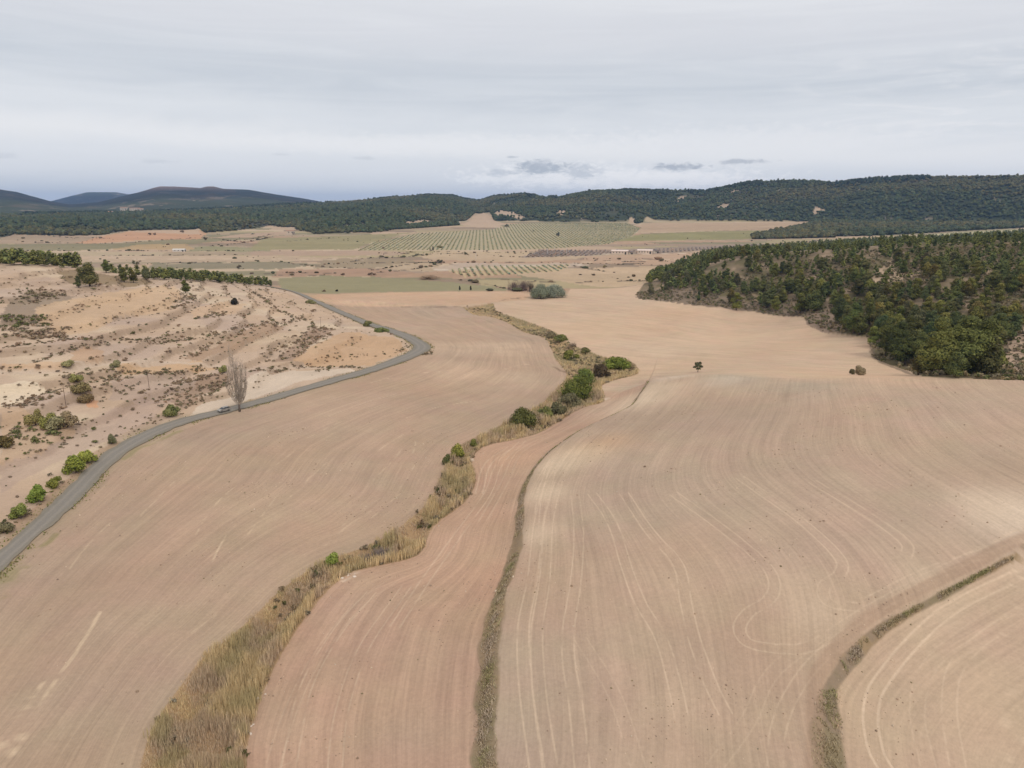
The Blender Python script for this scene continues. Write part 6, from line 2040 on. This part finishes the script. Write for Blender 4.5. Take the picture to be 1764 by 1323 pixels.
# verge grass
X, Y = [], []
s = np.r_[0, np.cumsum(np.linalg.norm(np.diff(road_w, axis=0), axis=1))]
n = 5200; t = r.uniform(0, s[-1] * .75, n); g = np.gradient(road_w, axis=0); g /= np.linalg.norm(g, axis=1)[:, None]
x = np.interp(t, s, road_w[:, 0]); y = np.interp(t, s, road_w[:, 1]); gx_, gy_ = np.interp(t, s, g[:, 0]), np.interp(t, s, g[:, 1])
rd = np.interp(np.hypot(x, y), *ROAD_HW)
side = np.where(r.uniform(size=n) < .7, 1, -1); o = (rd + np.abs(r.normal(.1, .9, n))) * side
X, Y = x + gy_ * o, y - gx_ * o
k = fbm(X, Y, 9, 3, 971) > .5; X, Y = X[k], Y[k]
Cc = np.where(r.uniform(size=(len(X), 1)) < .45, lin((128, 130, 66)), lin((164, 148, 100))) * r.uniform(.7, 1.2, (len(X), 1))
blades("verge_grass", X, Y, r.uniform(.15, .5, len(X)), r.uniform(.15, .35, len(X)), Cc, r.uniform(.3, .9, len(X)), "patchy green and dry grass along the road verges", "grass", None, 6)
# white rocks on the creek bank
rockm = plain_mat("pale_rock", tuple(lin((222, 204, 184))), 0.9, noise_amt=.2)
for px_, py_, n, lab, grp in ((600, 992, 7, "pale rock in the heap under the silvery grey bush", "rocks under the grey bush"), (432, 1252, 6, "pale rock on the right reed bank near the bottom", "rocks on the lower bank"),
                              (445, 1200, 5, "pale rock on the right reed bank below the green weeds", "rocks below the weeds"), (1044, 655, 6, "pale boulder at the top bend of the creek", "boulders at the top bend"),
                              (808, 788, 4, "pale rock on the bank right of the light green bush", "rocks beside the light green bush")):
    c = cast(px_, py_)[0]; big = 2.2 if py_ < 700 else 1.0
    for i in range(n):
        x, y = c + r.normal(0, .8 * big, 2)
        V = ICO_V * r.uniform(.6, 1.2, (12, 1)) * np.array([.32, .26, .16]) * r.uniform(.6, 1.5) * big
        o = link("rock", make_mesh("rock", V, ICO_F, rockm), None, (x, y, place_z(x, y) + .03), label=lab, category="rock", group=grp)
        o.rotation_euler = (0, 0, r.uniform(0, 6))

# clods and stones on the near fields
n = 40000
a_ = r.uniform(radians(-37), radians(37), n); q_ = np.sqrt(r.uniform(72 ** 2, 230 ** 2, n))
X, Y = q_ * np.sin(a_), q_ * np.cos(a_)
cl0 = cast(np.array([1130.]), np.array([1240.]))[0]; cl1 = cast(np.array([1240.]), np.array([1200.]))[0]
kc = r.uniform(size=n) < np.maximum(np.exp(-((X - cl0[0]) ** 2 + (Y - cl0[1]) ** 2) / 30), np.exp(-((X - cl1[0]) ** 2 + (Y - cl1[1]) ** 2) / 40)) * .9
k = (r.uniform(size=n) < 0.03 + 0.5 * sstep(.56, .70, fbm(X, Y, 12, 3, 981)) + kc) & ~inside(X, Y, creek_poly)
dd_, _, _ = seg_dist(X, Y, road_w); k &= dd_ > 5
X, Y = X[k], Y[k]; sz_ = r.gamma(3, .034, len(X)) + .04
cc_ = np.array([lin((156, 132, 110)), lin((210, 186, 160)), lin((170, 144, 122)), lin((136, 122, 92))])[r.choice(4, len(X), p=[.3, .25, .3, .15])]
o_ = tri_mass("clods", X, Y, sz_ * .8 + .26, sz_ * 1.3, cc_, "small clods, stones and weeds strewn over the near fields", "clods", 82, .1, wm=0.03)

# ------------------------------------------------------------------ air
g = Geo(); g.box(-9000, 9000, -400, 15500, float(Z[np.abs(GA) < 1.1].min()) - 4, max(float(Z.max()) + 30, CAM_H + 60))
hm = bpy.data.materials.new("air_haze"); hm.use_nodes = True; nt = hm.node_tree; nt.nodes.clear()
ho = nt.nodes.new('ShaderNodeOutputMaterial'); hv = nt.nodes.new('ShaderNodeVolumePrincipled')
hv.inputs['Color'].default_value = (0.33, 0.53, 0.92, 1); hv.inputs['Density'].default_value = 0.00006; hv.inputs['Anisotropy'].default_value = 0.0
nt.links.new(hv.outputs[0], ho.inputs['Volume'])
link("haze", g.mesh("haze", hm), None, None, kind='stuff', label="thin bluish air over the whole plain", category="haze")
print("done")
